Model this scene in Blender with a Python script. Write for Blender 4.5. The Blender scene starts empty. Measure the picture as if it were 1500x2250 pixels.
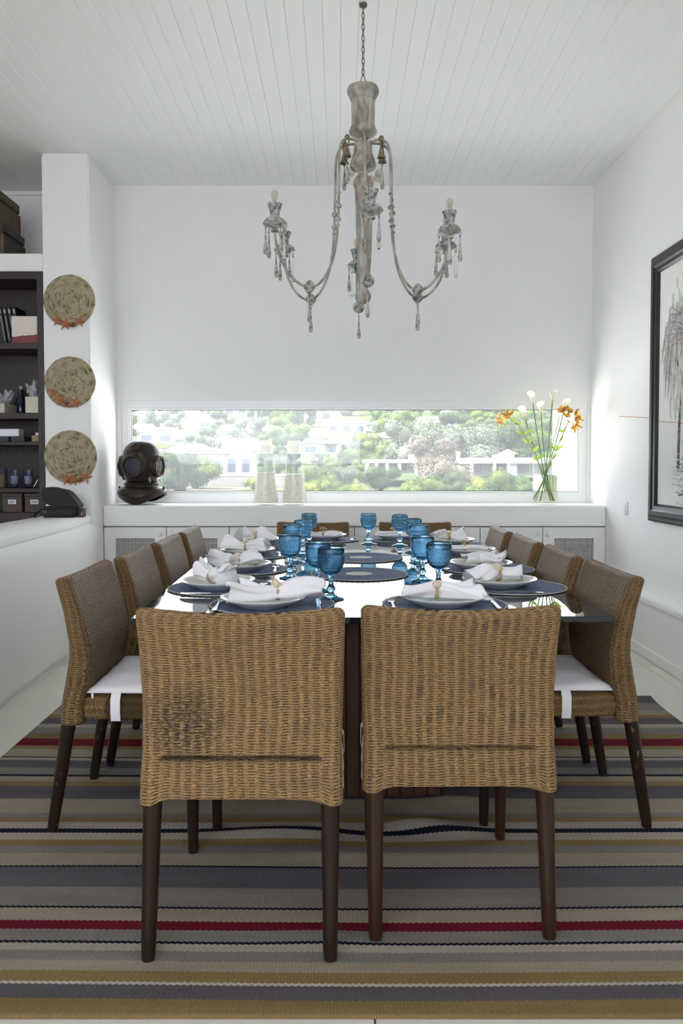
import bpy, bmesh, math, random
import numpy as np
from mathutils import Vector, Matrix, Euler

SC = bpy.context.scene
COL = SC.collection
PI = math.pi

# ------------------------------------------------------------------ camera
cam_d = bpy.data.cameras.new('camera')
cam = bpy.data.objects.new('camera', cam_d)
COL.objects.link(cam)
cam.location = (0, 0, 1.243)
cam.rotation_euler = (PI / 2 - math.atan(60 / 1760), 0, 0)
cam_d.sensor_fit = 'VERTICAL'
cam_d.sensor_height = 36.0
cam_d.lens = 1760 / 2250 * 36.0
cam_d.shift_x = 5 / 2250
cam_d.shift_y = -45 / 2250
cam_d.clip_end = 2000
SC.camera = cam

# ------------------------------------------------------------------ sky, sun, exposure
world = bpy.data.worlds.new('hazy_sky')
SC.world = world
world.use_nodes = True
bg = world.node_tree.nodes['Background']
bg.inputs[0].default_value = (0.85, 0.90, 1.0, 1)
bg.inputs[1].default_value = 2.1
sun_d = bpy.data.lights.new('sun', 'SUN')
sun = bpy.data.objects.new('sun', sun_d)
COL.objects.link(sun)
sun_d.energy = 9.0
sun_d.angle = 0.02
sun_d.color = (1.0, 0.975, 0.935)
sun.rotation_euler = Vector((0.60, 0.03, -0.80)).to_track_quat('-Z', 'Y').to_euler()
SC.view_settings.view_transform = 'Standard'
SC.view_settings.look = 'None'
SC.view_settings.gamma = 1.0
SC.view_settings.use_curve_mapping = False
SC.view_settings.exposure = 1.64
SC.cycles.max_bounces = 14
SC.cycles.diffuse_bounces = 8
SC.cycles.glossy_bounces = 6
SC.cycles.transmission_bounces = 12
SC.cycles.transparent_max_bounces = 16
SC.cycles.caustics_reflective = False
SC.cycles.sample_clamp_indirect = 8.0


# ------------------------------------------------------------------ materials
def new_mat(name):
    m = bpy.data.materials.new(name)
    m.use_nodes = True
    nt = m.node_tree
    return m, nt, nt.nodes['Principled BSDF']


def mat(name, col, rough=0.5, metal=0.0, spec=0.5, var=0.0, vscale=8.0, col2=None, bump=0.0, bscale=80.0,
        trans=0.0, ior=1.5, stretch=(1, 1, 1), coord='Object', thr=None, coat=0.0):
    m, nt, b = new_mat(name)
    N, L = nt.nodes, nt.links
    b.inputs['Base Color'].default_value = (*col, 1)
    b.inputs['Roughness'].default_value = rough
    b.inputs['Metallic'].default_value = metal
    b.inputs['Specular IOR Level'].default_value = spec
    b.inputs['Transmission Weight'].default_value = trans
    b.inputs['IOR'].default_value = ior
    b.inputs['Coat Weight'].default_value = coat
    if var or bump or col2:
        tc = N.new('ShaderNodeTexCoord')
        mp = N.new('ShaderNodeMapping')
        mp.inputs['Scale'].default_value = stretch
        L.new(tc.outputs[coord], mp.inputs['Vector'])
    if var or col2:
        nz = N.new('ShaderNodeTexNoise')
        nz.inputs['Scale'].default_value = vscale
        nz.inputs['Detail'].default_value = 6
        L.new(mp.outputs[0], nz.inputs['Vector'])
        cr = N.new('ShaderNodeValToRGB')
        lo, hi = thr or (0.3, 0.7)
        cr.color_ramp.elements[0].position = lo
        cr.color_ramp.elements[1].position = hi
        c2 = col2 or tuple(max(0, c * (1 - var)) for c in col)
        cr.color_ramp.elements[0].color = (*col, 1)
        cr.color_ramp.elements[1].color = (*c2, 1)
        L.new(nz.outputs['Fac'], cr.inputs[0])
        L.new(cr.outputs[0], b.inputs['Base Color'])
    if bump:
        n2 = N.new('ShaderNodeTexNoise')
        n2.inputs['Scale'].default_value = bscale
        n2.inputs['Detail'].default_value = 4
        L.new(mp.outputs[0], n2.inputs['Vector'])
        bp = N.new('ShaderNodeBump')
        bp.inputs['Strength'].default_value = bump
        bp.inputs['Distance'].default_value = 0.01
        L.new(n2.outputs['Fac'], bp.inputs['Height'])
        L.new(bp.outputs[0], b.inputs['Normal'])
    return m


class Nodes:
    """short hand for building math node chains"""
    def __init__(s, nt):
        s.nt, s.N, s.L = nt, nt.nodes, nt.links

    def m(s, op, a, b=None, c=None, clamp=False):
        n = s.N.new('ShaderNodeMath')
        n.operation = op
        n.use_clamp = clamp
        for i, v in enumerate((a, b, c)):
            if v is None:
                continue
            if isinstance(v, (int, float)):
                n.inputs[i].default_value = v
            else:
                s.L.new(v, n.inputs[i])
        return n.outputs[0]

    def ramp(s, fac, stops, interp='LINEAR'):
        n = s.N.new('ShaderNodeValToRGB')
        cr = n.color_ramp
        cr.interpolation = interp
        while len(cr.elements) < len(stops):
            cr.elements.new(0.5)
        for e, (p, c) in zip(cr.elements, stops):
            e.position = p
            e.color = (*c, 1)
        s.L.new(fac, n.inputs[0])
        return n.outputs[0]

    def noise(s, vec, scale, detail=3.0, rough=0.5):
        n = s.N.new('ShaderNodeTexNoise')
        n.inputs['Scale'].default_value = scale
        n.inputs['Detail'].default_value = detail
        n.inputs['Roughness'].default_value = rough
        if vec is not None:
            s.L.new(vec, n.inputs['Vector'])
        return n.outputs['Fac']

    def mapping(s, vec, scale=(1, 1, 1), loc=(0, 0, 0)):
        n = s.N.new('ShaderNodeMapping')
        n.inputs['Scale'].default_value = scale
        n.inputs['Location'].default_value = loc
        s.L.new(vec, n.inputs['Vector'])
        return n.outputs[0]

    def mix(s, fac, a, b, blend='MIX'):
        n = s.N.new('ShaderNodeMix')
        n.data_type = 'RGBA'
        n.blend_type = blend
        for sock, v in ((n.inputs[0], fac), (n.inputs[6], a), (n.inputs[7], b)):
            if isinstance(v, (int, float)):
                sock.default_value = v
            elif isinstance(v, tuple):
                sock.default_value = (*v, 1)
            else:
                s.L.new(v, sock)
        return n.outputs[2]

    def bump(s, h, strength=0.5, dist=0.005):
        n = s.N.new('ShaderNodeBump')
        n.inputs['Strength'].default_value = strength
        n.inputs['Distance'].default_value = dist
        s.L.new(h, n.inputs['Height'])
        return n.outputs[0]


WP, WQ = 0.0070, 0.0275     # row pitch and stake pitch of the twined seagrass


def weave_np(u, v):
    u = u + 0.003 * np.sin(23 * v + 9 * u)
    v = v + 0.0016 * np.sin(31 * u + 7 * v) + 0.0010 * np.sin(83 * u + 40 * v)
    us = (u / WQ + 0.5) % 1.0 - 0.5
    d = np.clip((np.abs(us) - 0.13) / 0.12, 0, 1)
    r = np.abs(np.cos(PI * v / WP)) ** 0.7
    r2 = np.abs(np.cos(PI * (v + 0.55 * WQ * us) / WP)) ** 0.6
    return d * r + (1 - d) * (0.42 + 0.62 * r2)


def weave_mat(name, stain=False, bump=0.6, gain=1.0):
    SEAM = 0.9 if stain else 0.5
    m, nt, b = new_mat(name)
    K = Nodes(nt)
    tc = nt.nodes.new('ShaderNodeTexCoord')
    sep = nt.nodes.new('ShaderNodeSeparateXYZ')
    K.L.new(tc.outputs['UV'], sep.inputs[0])
    u0, v0 = sep.outputs[0], sep.outputs[1]
    u = K.m('ADD', u0, K.m('MULTIPLY', K.m('SINE', K.m('ADD', K.m('MULTIPLY', v0, 23), K.m('MULTIPLY', u0, 9))), 0.003))
    v = K.m('ADD', v0, K.m('MULTIPLY', K.m('SINE', K.m('ADD', K.m('MULTIPLY', u, 31), K.m('MULTIPLY', v0, 7))), 0.0016))
    v = K.m('ADD', v, K.m('MULTIPLY', K.m('SINE', K.m('ADD', K.m('MULTIPLY', u, 83), K.m('MULTIPLY', v0, 40))), 0.0010))
    us = K.m('SUBTRACT', K.m('FRACT', K.m('ADD', K.m('DIVIDE', u, WQ), 0.5)), 0.5)
    d = K.m('DIVIDE', K.m('SUBTRACT', K.m('ABSOLUTE', us), 0.13), 0.12, clamp=True)
    r = K.m('POWER', K.m('ABSOLUTE', K.m('COSINE', K.m('MULTIPLY', v, PI / WP))), 0.7)
    r2 = K.m('POWER', K.m('ABSOLUTE', K.m('COSINE', K.m('MULTIPLY', K.m('ADD', v, K.m('MULTIPLY', us, 0.55 * WQ)), PI / WP))), 0.6)
    h = K.m('ADD', K.m('MULTIPLY', d, r), K.m('MULTIPLY', K.m('SUBTRACT', 1.0, d), K.m('ADD', 0.42, K.m('MULTIPLY', r2, 0.62))))
    # two-ply twist of every cord
    tw = K.m('SINE', K.m('ADD', K.m('MULTIPLY', u, 2 * PI / 0.0080), K.m('MULTIPLY', v, 2 * PI / 0.0050)))
    h2 = K.m('ADD', h, K.m('MULTIPLY', tw, 0.16))
    fib = K.noise(K.mapping(tc.outputs['UV'], (95, 330, 1)), 1.0, 4, 0.65)
    blo = K.noise(tc.outputs['UV'], 9.0, 3)
    col = K.ramp(fib, [(0.33, (0.16 * gain, 0.085 * gain, 0.035 * gain)), (0.45, (0.45 * gain, 0.26 * gain, 0.10 * gain)), (0.58, (0.60 * gain, 0.38 * gain, 0.165 * gain)),
                       (0.72, (0.98 * gain, 0.74 * gain, 0.43 * gain))])
    col = K.mix(K.m('MULTIPLY', K.m('SUBTRACT', blo, 0.45, clamp=True), 1.6, clamp=True), col, (0.24, 0.14, 0.065))
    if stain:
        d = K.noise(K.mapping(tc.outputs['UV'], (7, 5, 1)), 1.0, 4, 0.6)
        # worn dark patch low on the left of the back, and a darker painted seam shade
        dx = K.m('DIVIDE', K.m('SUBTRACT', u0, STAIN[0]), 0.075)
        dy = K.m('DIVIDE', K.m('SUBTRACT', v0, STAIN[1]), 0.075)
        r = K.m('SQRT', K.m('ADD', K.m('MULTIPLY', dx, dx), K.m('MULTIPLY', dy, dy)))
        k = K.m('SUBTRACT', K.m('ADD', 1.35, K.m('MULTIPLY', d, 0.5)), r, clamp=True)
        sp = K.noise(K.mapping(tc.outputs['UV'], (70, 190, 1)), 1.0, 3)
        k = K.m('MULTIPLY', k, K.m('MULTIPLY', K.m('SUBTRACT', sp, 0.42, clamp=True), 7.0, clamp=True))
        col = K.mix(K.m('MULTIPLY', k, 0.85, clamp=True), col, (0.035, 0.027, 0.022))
    wear = K.noise(K.mapping(tc.outputs['UV'], (16, 22, 1)), 1.0, 4)
    wv = K.m('MULTIPLY', K.m('SUBTRACT', wear, 0.50, clamp=True), K.m('MULTIPLY', d, 3.0))
    col = K.mix(K.m('MULTIPLY', wv, 1.0, clamp=True), col, (0.075, 0.055, 0.04))
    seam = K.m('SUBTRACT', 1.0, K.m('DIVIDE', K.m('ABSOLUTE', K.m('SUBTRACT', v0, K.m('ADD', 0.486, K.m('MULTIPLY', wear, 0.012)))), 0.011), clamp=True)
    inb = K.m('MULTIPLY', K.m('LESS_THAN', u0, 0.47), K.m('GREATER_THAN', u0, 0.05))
    col = K.mix(K.m('MULTIPLY', K.m('MULTIPLY', seam, inb), SEAM), col, (0.03, 0.022, 0.016))  # shade in the seam groove painted into the colour; dirt deepens it when stained
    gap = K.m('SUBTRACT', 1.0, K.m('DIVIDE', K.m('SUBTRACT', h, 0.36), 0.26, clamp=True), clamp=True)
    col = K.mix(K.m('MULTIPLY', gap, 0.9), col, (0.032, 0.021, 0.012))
    K.L.new(col, b.inputs['Base Color'])
    b.inputs['Roughness'].default_value = 0.55
    b.inputs['Specular IOR Level'].default_value = 0.35
    K.L.new(K.bump(h2, bump, 0.004), b.inputs['Normal'])
    return m


STAIN = (0.112, 0.580)
M = {}
M['plaster'] = mat('white_plaster', (0.86, 0.86, 0.845), 0.75, bump=0.12, bscale=60)
M['plaster_ceiling'] = mat('white_painted_boards', (0.87, 0.875, 0.865), 0.5, spec=0.4)
M['white_paint'] = mat('white_cabinet_paint', (0.80, 0.80, 0.79), 0.45)
M['pvc'] = mat('white_window_frame', (0.85, 0.85, 0.84), 0.3)
M['tile'] = mat('cream_tile', (0.70, 0.68, 0.61), 0.25, var=0.06, vscale=3)
M['grout'] = mat('grout', (0.35, 0.33, 0.29), 0.9)
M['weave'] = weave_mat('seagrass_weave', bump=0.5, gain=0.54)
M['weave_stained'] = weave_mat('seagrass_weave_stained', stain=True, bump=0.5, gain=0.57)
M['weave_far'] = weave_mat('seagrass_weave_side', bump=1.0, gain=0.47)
M['leg'] = mat('dark_worn_wood', (0.020, 0.011, 0.007), 0.34, spec=0.28, col2=(0.30, 0.19, 0.11), vscale=38, thr=(0.66, 0.72), bump=0.05, stretch=(1, 1, 0.5))
M['leg_warm'] = mat('dark_warm_wood', (0.034, 0.015, 0.008), 0.30, spec=0.32, col2=(0.30, 0.19, 0.12), vscale=40, thr=(0.69, 0.74), stretch=(1, 1, 0.5))
M['cushion'] = mat('lilac_white_cotton', (0.82, 0.79, 0.83), 0.85, bump=0.25, bscale=220)
M['table_wood'] = mat('table_base_wood', (0.10, 0.042, 0.022), 0.4, var=0.5, vscale=14, stretch=(8, 8, 0.6))
M['dark_wood'] = mat('dark_bookcase_wood', (0.034, 0.020, 0.017), 0.45, var=0.4, vscale=10, stretch=(6, 6, 0.7))
M['mat_blue'] = mat('woven_blue', (0.135, 0.18, 0.29), 0.8, col2=(0.085, 0.115, 0.20), vscale=60, bump=0.8, bscale=260)
M['mat_edge'] = mat('mat_fringe', (0.46, 0.45, 0.40), 0.9)
M['mat_hub'] = mat('mat_bleached_hub', (0.55, 0.54, 0.50), 0.9)
M['china'] = mat('white_china', (0.86, 0.86, 0.86), 0.12, coat=0.3)
M['celadon'] = mat('celadon_glaze', (0.60, 0.615, 0.53), 0.18, coat=0.3)
M['linen'] = mat('white_linen', (0.86, 0.85, 0.88), 0.9, bump=0.1, bscale=500)
M['twine'] = mat('jute_twine', (0.58, 0.44, 0.26), 0.85, var=0.4, vscale=120)
M['shell'] = mat('shell', (0.80, 0.71, 0.56), 0.4, col2=(0.58, 0.41, 0.25), vscale=30)
M['steel'] = mat('cutlery_steel', (0.74, 0.74, 0.75), 0.16, metal=1.0)
M['frame_black'] = mat('black_frame', (0.009, 0.009, 0.010), 0.36)
M['paper'] = mat('drawing_paper', (0.80, 0.80, 0.765), 0.9)
M['charcoal'] = mat('charcoal', (0.055, 0.055, 0.055), 0.95, col2=(0.20, 0.20, 0.195), vscale=60)
M['wash'] = mat('charcoal_wash', (0.30, 0.30, 0.29), 0.95, col2=(0.6, 0.6, 0.575), vscale=25)
M['wash_pale'] = mat('pale_charcoal_wash', (0.50, 0.50, 0.48), 0.95, col2=(0.68, 0.68, 0.65), vscale=40)
M['red'] = mat('red_streak', (0.55, 0.09, 0.06), 0.8)
M['lime'] = mat('limewashed_wood', (0.46, 0.425, 0.38), 0.7, col2=(0.20, 0.175, 0.14), vscale=26, thr=(0.42, 0.66), bump=0.3, bscale=90, stretch=(1, 1, 0.4))
M['lime_grey'] = mat('limewashed_grey_metal', (0.45, 0.445, 0.415), 0.55, col2=(0.13, 0.13, 0.115), vscale=44, thr=(0.45, 0.62), bump=0.2)
M['bronze'] = mat('old_bronze', (0.34, 0.30, 0.20), 0.45, metal=0.6, var=0.6, vscale=60)
M['iron'] = mat('chain_iron', (0.14, 0.13, 0.115), 0.5, metal=0.7)
M['copper'] = mat('dark_copper', (0.020, 0.016, 0.013), 0.38, metal=0.35, col2=(0.032, 0.020, 0.014), vscale=20, bump=0.1)
M['brass_dark'] = mat('dark_brass', (0.055, 0.036, 0.022), 0.40, metal=0.5, var=0.5, vscale=40)
M['dark_glass'] = mat('dark_porthole_glass', (0.018, 0.024, 0.042), 0.2)
M['straw'] = None
M['starfish'] = mat('orange_starfish', (0.58, 0.22, 0.09), 0.8, col2=(0.40, 0.11, 0.05), vscale=60, bump=0.5, bscale=300)
M['starfish_dark'] = mat('brown_red_starfish', (0.26, 0.075, 0.05), 0.8, bump=0.5, bscale=300)
M['bag'] = mat('black_nylon', (0.012, 0.012, 0.014), 0.7, bump=0.3, bscale=300)
M['black'] = mat('black_plastic', (0.016, 0.017, 0.019), 0.4)
M['trunk'] = mat('brown_leather', (0.13, 0.085, 0.035), 0.45, var=0.5, vscale=12)
M['trunk_dark'] = mat('dark_leather', (0.055, 0.040, 0.026), 0.5, var=0.4, vscale=12)
M['book'] = mat('black_book_cloth', (0.012, 0.012, 0.013), 0.5)
M['silver_print'] = mat('silver_spine_print', (0.36, 0.37, 0.33), 0.4)
M['coral'] = mat('grey_coral', (0.52, 0.52, 0.54), 0.7, col2=(0.20, 0.20, 0.22), vscale=40, bump=0.6, bscale=90)
M['pale_wood'] = mat('pale_wood', (0.64, 0.59, 0.48), 0.7, var=0.15, vscale=30, stretch=(1, 1, 8))
M['tan_wood'] = mat('tan_wood', (0.36, 0.24, 0.15), 0.6, var=0.3, vscale=20)
M['white_card'] = mat('white_card', (0.78, 0.78, 0.84), 0.6)
M['slate'] = mat('slate_box', (0.045, 0.048, 0.06), 0.6)
M['storage'] = mat('brown_storage_box', (0.085, 0.058, 0.048), 0.7, var=0.2, vscale=30)
M['amber'] = mat('amber_wax', (0.22, 0.125, 0.04), 0.5)
M['leaf'] = mat('fresh_leaf', (0.30, 0.44, 0.06), 0.5)
M['stem'] = mat('flower_stem', (0.16, 0.30, 0.10), 0.5)
M['stem_pale'] = mat('flower_stem_pale', (0.42, 0.50, 0.20), 0.5)
M['calla'] = mat('calla_white', (0.88, 0.86, 0.76), 0.5)
M['calla_base'] = mat('calla_yellow_green', (0.62, 0.58, 0.16), 0.5)
M['petal'] = mat('rust_yellow_petal', (0.60, 0.30, 0.08), 0.6, col2=(0.22, 0.06, 0.045), vscale=55, thr=(0.45, 0.6))
M['petal_yellow'] = mat('yellow_petal', (0.80, 0.60, 0.12), 0.6, col2=(0.42, 0.15, 0.06), vscale=60, thr=(0.5, 0.7))
M['cork'] = mat('pale_stopper', (0.86, 0.85, 0.80), 0.6)
M['shells'] = mat('small_shells', (0.88, 0.86, 0.82), 0.7, col2=(0.60, 0.47, 0.34), vscale=90, thr=(0.48, 0.75))
M['switch'] = mat('switch_plastic', (0.80, 0.80, 0.82), 0.3)
M['reed'] = mat('pale_reed', (0.60, 0.59, 0.58), 0.7, var=0.3, vscale=50)
M['reed_back'] = mat('reed_shadow_back', (0.10, 0.095, 0.09), 0.9)
M['gap_dark'] = mat('dark_joint', (0.12, 0.115, 0.11), 0.9)
M['terrace'] = mat('terrace_paving', (0.34, 0.33, 0.315), 0.8)
M['house'] = mat('house_white', (0.40, 0.40, 0.40), 0.8)
M['house_beige'] = mat('house_beige', (0.34, 0.30, 0.26), 0.8)
M['roof_grey'] = mat('roof_grey', (0.20, 0.20, 0.21), 0.8)
M['roof_white'] = mat('roof_white', (0.84, 0.84, 0.83), 0.8)
M['roof_tan'] = mat('roof_tan', (0.30, 0.25, 0.21), 0.8)
M['roof_dark'] = mat('roof_dark', (0.07, 0.065, 0.07), 0.8)
M['pane_far'] = mat('far_window_glass', (0.06, 0.075, 0.10), 0.25)
M['wall_low'] = mat('garden_wall_stone', (0.28, 0.25, 0.225), 0.9, var=0.2, vscale=1)
M['trunk_tree'] = mat('tree_bark', (0.16, 0.11, 0.075), 0.9)
for nm, c, c2 in (('tree_dark', (0.0248, 0.0434, 0.0186), (0.0465, 0.0682, 0.0248)), ('tree_mid', (0.0434, 0.0713, 0.0136), (0.0806, 0.1054, 0.0236)),
                  ('tree_lime', (0.0837, 0.1116, 0.0136), (0.1364, 0.1488, 0.031)), ('tree_grey', (0.062, 0.0775, 0.0527), (0.0992, 0.1085, 0.0713)), ('tree_brown', (0.0868, 0.0732, 0.0527), (0.124, 0.1085, 0.0775))):
    M[nm] = mat(nm, tuple(v * 1.1 for v in c), 0.95, spec=0.08, col2=tuple(v * 1.1 for v in c2), vscale=1.6, bump=1.0, bscale=3)
M['hill'] = mat('dry_hill_scrub', (0.030, 0.048, 0.016), 0.95, spec=0.08, col2=(0.055, 0.057, 0.026), vscale=0.25, thr=(0.40, 0.64), bump=1.0, bscale=0.5)
M['lawn'] = mat('pale_dry_ground', (0.12, 0.095, 0.065), 0.95, spec=0.08, col2=(0.042, 0.052, 0.016), vscale=0.28, thr=(0.42, 0.6))


def glass_mat(name, col=(1, 1, 1), rough=0.0, ior=1.45):
    m, nt, b = new_mat(name)
    nt.nodes.remove(b)
    g = nt.nodes.new('ShaderNodeBsdfGlass')
    g.inputs['Color'].default_value = (*col, 1)
    g.inputs['Roughness'].default_value = rough
    g.inputs['IOR'].default_value = ior
    nt.links.new(g.outputs[0], nt.nodes['Material Output'].inputs[0])
    return m


def thin_glass(name, tint=(1, 1, 1), veil=0.0, refl=1.0):
    """thin pane: clear transmission plus a Fresnel mirror, and haze put into the glass: a pale dust that scatters the light that falls on it"""
    m, nt, b = new_mat(name)
    nt.nodes.remove(b)
    N, L = nt.nodes, nt.links
    t = N.new('ShaderNodeBsdfTransparent')
    t.inputs[0].default_value = (*tint, 1)
    g = N.new('ShaderNodeBsdfGlossy')
    g.inputs['Roughness'].default_value = 0.0
    K = Nodes(nt)
    ge = N.new('ShaderNodeNewGeometry')
    vm = N.new('ShaderNodeVectorMath')
    vm.operation = 'DOT_PRODUCT'
    L.new(ge.outputs['Normal'], vm.inputs[0])
    L.new(ge.outputs['Incoming'], vm.inputs[1])
    fr = K.m('MULTIPLY', K.m('ADD', 0.03, K.m('MULTIPLY', K.m('POWER', K.m('SUBTRACT', 1.0, K.m('ABSOLUTE', vm.outputs['Value'])), 5.0), 0.9)), refl)
    mx = N.new('ShaderNodeMixShader')
    L.new(fr, mx.inputs[0])
    L.new(t.outputs[0], mx.inputs[1])
    L.new(g.outputs[0], mx.inputs[2])
    out = mx.outputs[0]
    if veil:
        d = N.new('ShaderNodeBsdfTranslucent')
        d.inputs[0].default_value = (0.85, 0.86, 0.9, 1)
        m2 = N.new('ShaderNodeMixShader')
        m2.inputs[0].default_value = veil
        L.new(out, m2.inputs[1])
        L.new(d.outputs[0], m2.inputs[2])
        out = m2.outputs[0]
    L.new(out, N['Material Output'].inputs[0])
    return m


M['window_glass'] = thin_glass('window_glass', (0.98, 0.99, 0.985), veil=0.035, refl=0.8)  # haze over the view put into the pane as a milky film
M['clear'] = glass_mat('clear_glass', (0.97, 0.985, 0.975))
M['bulb'] = thin_glass('bulb_glass', (0.86, 0.84, 0.78))
M['bottle_glass'] = thin_glass('bottle_glass', (0.96, 0.97, 0.97), refl=0.5)
M['vase_glass'] = thin_glass('vase_glass', (0.97, 0.98, 0.975), refl=0.5)
M['water'] = glass_mat('water', (0.97, 0.955, 0.90), ior=1.2)
M['tumbler'] = thin_glass('tumbler_glass', (0.80, 0.84, 0.9))
M['goblet'] = glass_mat('blue_goblet_glass', (0.62, 0.785, 0.875), 0.09, 1.45)
M['drop_glass'] = glass_mat('clear_drop_glass', (0.93, 0.93, 0.9), 0.05)


def make_translucent(m, k, col):
    nt = m.node_tree
    out = nt.nodes['Material Output']
    b = nt.nodes['Principled BSDF']
    t = nt.nodes.new('ShaderNodeBsdfTranslucent')
    t.inputs[0].default_value = (*col, 1)
    mx = nt.nodes.new('ShaderNodeMixShader')
    mx.inputs[0].default_value = k
    nt.links.new(b.outputs[0], mx.inputs[1])
    nt.links.new(t.outputs[0], mx.inputs[2])
    nt.links.new(mx.outputs[0], out.inputs[0])


make_translucent(M['shells'], 0.45, (0.9, 0.87, 0.82))
make_translucent(M['cork'], 0.5, (0.95, 0.94, 0.9))
make_translucent(M['calla'], 0.4, (0.95, 0.93, 0.80))
make_translucent(M['petal'], 0.25, (0.60, 0.22, 0.10))
make_translucent(M['petal_yellow'], 0.35, (0.95, 0.65, 0.10))
make_translucent(M['leaf'], 0.4, (0.40, 0.60, 0.08))


def table_glass():
    m, nt, b = new_mat('dark_table_glass')
    b.inputs['Base Color'].default_value = (0.006, 0.009, 0.013, 1)
    b.inputs['Roughness'].default_value = 0.0
    b.inputs['IOR'].default_value = 1.62
    return m


M['table_glass'] = table_glass()


def straw_mat():
    m, nt, b = new_mat('coiled_straw')
    K = Nodes(nt)
    tc = nt.nodes.new('ShaderNodeTexCoord')
    sep = nt.nodes.new('ShaderNodeSeparateXYZ')
    K.L.new(tc.outputs['Object'], sep.inputs[0])
    x, y = sep.outputs[0], sep.outputs[1]
    rad = K.m('SQRT', K.m('ADD', K.m('MULTIPLY', x, x), K.m('ADD', K.m('MULTIPLY', y, y), 1e-6)))
    ring = K.m('FLOOR', K.m('DIVIDE', rad, 0.0138))
    k = K.m('DIVIDE', K.m('ADD', 0.8, K.m('MULTIPLY', rad, 16.0)), rad)
    cx = nt.nodes.new('ShaderNodeCombineXYZ')
    K.L.new(K.m('MULTIPLY', x, k), cx.inputs[0])
    K.L.new(K.m('MULTIPLY', y, k), cx.inputs[1])
    K.L.new(K.m('MULTIPLY', ring, 3.7), cx.inputs[2])
    n = K.noise(cx.outputs[0], 1.1, 2)
    fine = K.noise(tc.outputs['Object'], 150, 2)
    col = K.ramp(n, [(0.34, (0.15, 0.12, 0.07)), (0.44, (0.36, 0.30, 0.19)), (0.62, (0.50, 0.43, 0.29))])
    col = K.mix(K.m('MULTIPLY', fine, 0.35), col, (0.22, 0.18, 0.10))
    fr = K.m('ABSOLUTE', K.m('SUBTRACT', K.m('FRACT', K.m('DIVIDE', rad, 0.0138)), 0.5))
    col = K.mix(K.m('MULTIPLY', K.m('SUBTRACT', fr, 0.38, clamp=True), 5.5, clamp=True), col, (0.11, 0.09, 0.055))
    K.L.new(col, b.inputs['Base Color'])
    b.inputs['Roughness'].default_value = 0.8
    return m


M['straw'] = straw_mat()


def rug_mat():
    m, nt, b = new_mat('striped_flatweave')
    K = Nodes(nt)
    tc = nt.nodes.new('ShaderNodeTexCoord')
    sep = nt.nodes.new('ShaderNodeSeparateXYZ')
    K.L.new(tc.outputs['UV'], sep.inputs[0])
    gold, purp, cream, tan, grey, lite, navy, red = ((0.25, 0.180, 0.078), (0.118, 0.110, 0.122), (0.50, 0.46, 0.39), (0.345, 0.300, 0.230),
                                                    (0.232, 0.216, 0.195), (0.41, 0.365, 0.315), (0.012, 0.014, 0.026), (0.155, 0.010, 0.026))
    ys = [1.753, 1.806, 1.859, 1.866, 1.911, 1.949, 1.986, 2.020, 2.027, 2.084, 2.118, 2.181, 2.190, 2.295, 2.408, 2.413, 2.498, 2.547, 2.587, 2.642, 2.675, 2.723,
          2.762, 2.795, 2.909, 2.917, 3.034, 3.078, 3.132, 3.144, 3.217, 3.301, 3.332, 3.343, 3.434, 3.473, 3.56, 3.626, 3.721, 3.767, 3.855, 3.904, 3.984, 4.106]
    cs = [gold, purp, cream, gold, tan, grey, lite, navy, grey, red, tan, navy, grey, purp, navy, tan, grey, gold, lite, navy, lite, gold, grey, tan,
          navy, purp, gold, tan, navy, grey, purp, lite, navy, tan, gold, red, gold, grey, lite, purp, gold, tan, grey, purp]
    y0, y1 = 1.70, 4.30
    # saw-toothed weft edges
    saw = K.m('MULTIPLY', K.m('ABSOLUTE', K.m('SINE', K.m('MULTIPLY', sep.outputs[0], PI / 0.016))), 0.004)
    y = K.m('ADD', sep.outputs[1], saw)
    # colour ramps hold 32 stops: two ramps, joined
    f1 = K.m('DIVIDE', K.m('SUBTRACT', y, y0), y1 - y0)
    h = 22
    s1 = [((a - y0) / (y1 - y0), c) for a, c in zip(ys[:h], cs[:h])]
    s2 = [((a - y0) / (y1 - y0), c) for a, c in zip(ys[h:], cs[h:])]
    c1 = K.ramp(f1, s1, 'CONSTANT')
    c2 = K.ramp(f1, s2, 'CONSTANT')
    sel = K.m('GREATER_THAN', y, ys[h])
    col = K.mix(sel, c1, c2)
    n = K.noise(K.mapping(tc.outputs['UV'], (260, 90, 1)), 1.0, 3)
    n2 = K.noise(K.mapping(tc.outputs['UV'], (2.0, 14, 1)), 1.0, 3)
    shade = K.m('ADD', 0.36, K.m('ADD', K.m('MULTIPLY', n, 0.5), K.m('MULTIPLY', n2, 0.45)))
    cc = nt.nodes.new('ShaderNodeCombineColor')
    for q in range(3):
        K.L.new(shade, cc.inputs[q])
    col = K.mix(1.0, col, cc.outputs[0], 'MULTIPLY')
    K.L.new(col, b.inputs['Base Color'])
    b.inputs['Roughness'].default_value = 0.95
    b.inputs['Specular IOR Level'].default_value = 0.1
    w = K.m('SINE', K.m('MULTIPLY', sep.outputs[0], 2 * PI / 0.008))
    K.L.new(K.bump(K.m('ADD', w, K.m('MULTIPLY', n, 2.0)), 0.35, 0.002), b.inputs['Normal'])
    return m


M['rug'] = rug_mat()


# ------------------------------------------------------------------ mesh helpers
def tag(o, label=None, cat=None, group=None, kind=None):
    if label:
        o['label'] = label
    if cat:
        o['category'] = cat
    if group:
        o['group'] = group
    if kind:
        o['kind'] = kind
    return o


def empty(name, loc=(0, 0, 0), rz=0.0):
    o = bpy.data.objects.new(name, None)
    o.location = loc
    o.rotation_euler = (0, 0, rz)
    COL.objects.link(o)
    return o


def thing(name, label, cat, loc=(0, 0, 0), rz=0.0, group=None):
    return tag(empty(name, loc, rz), label, cat, group)


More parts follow.
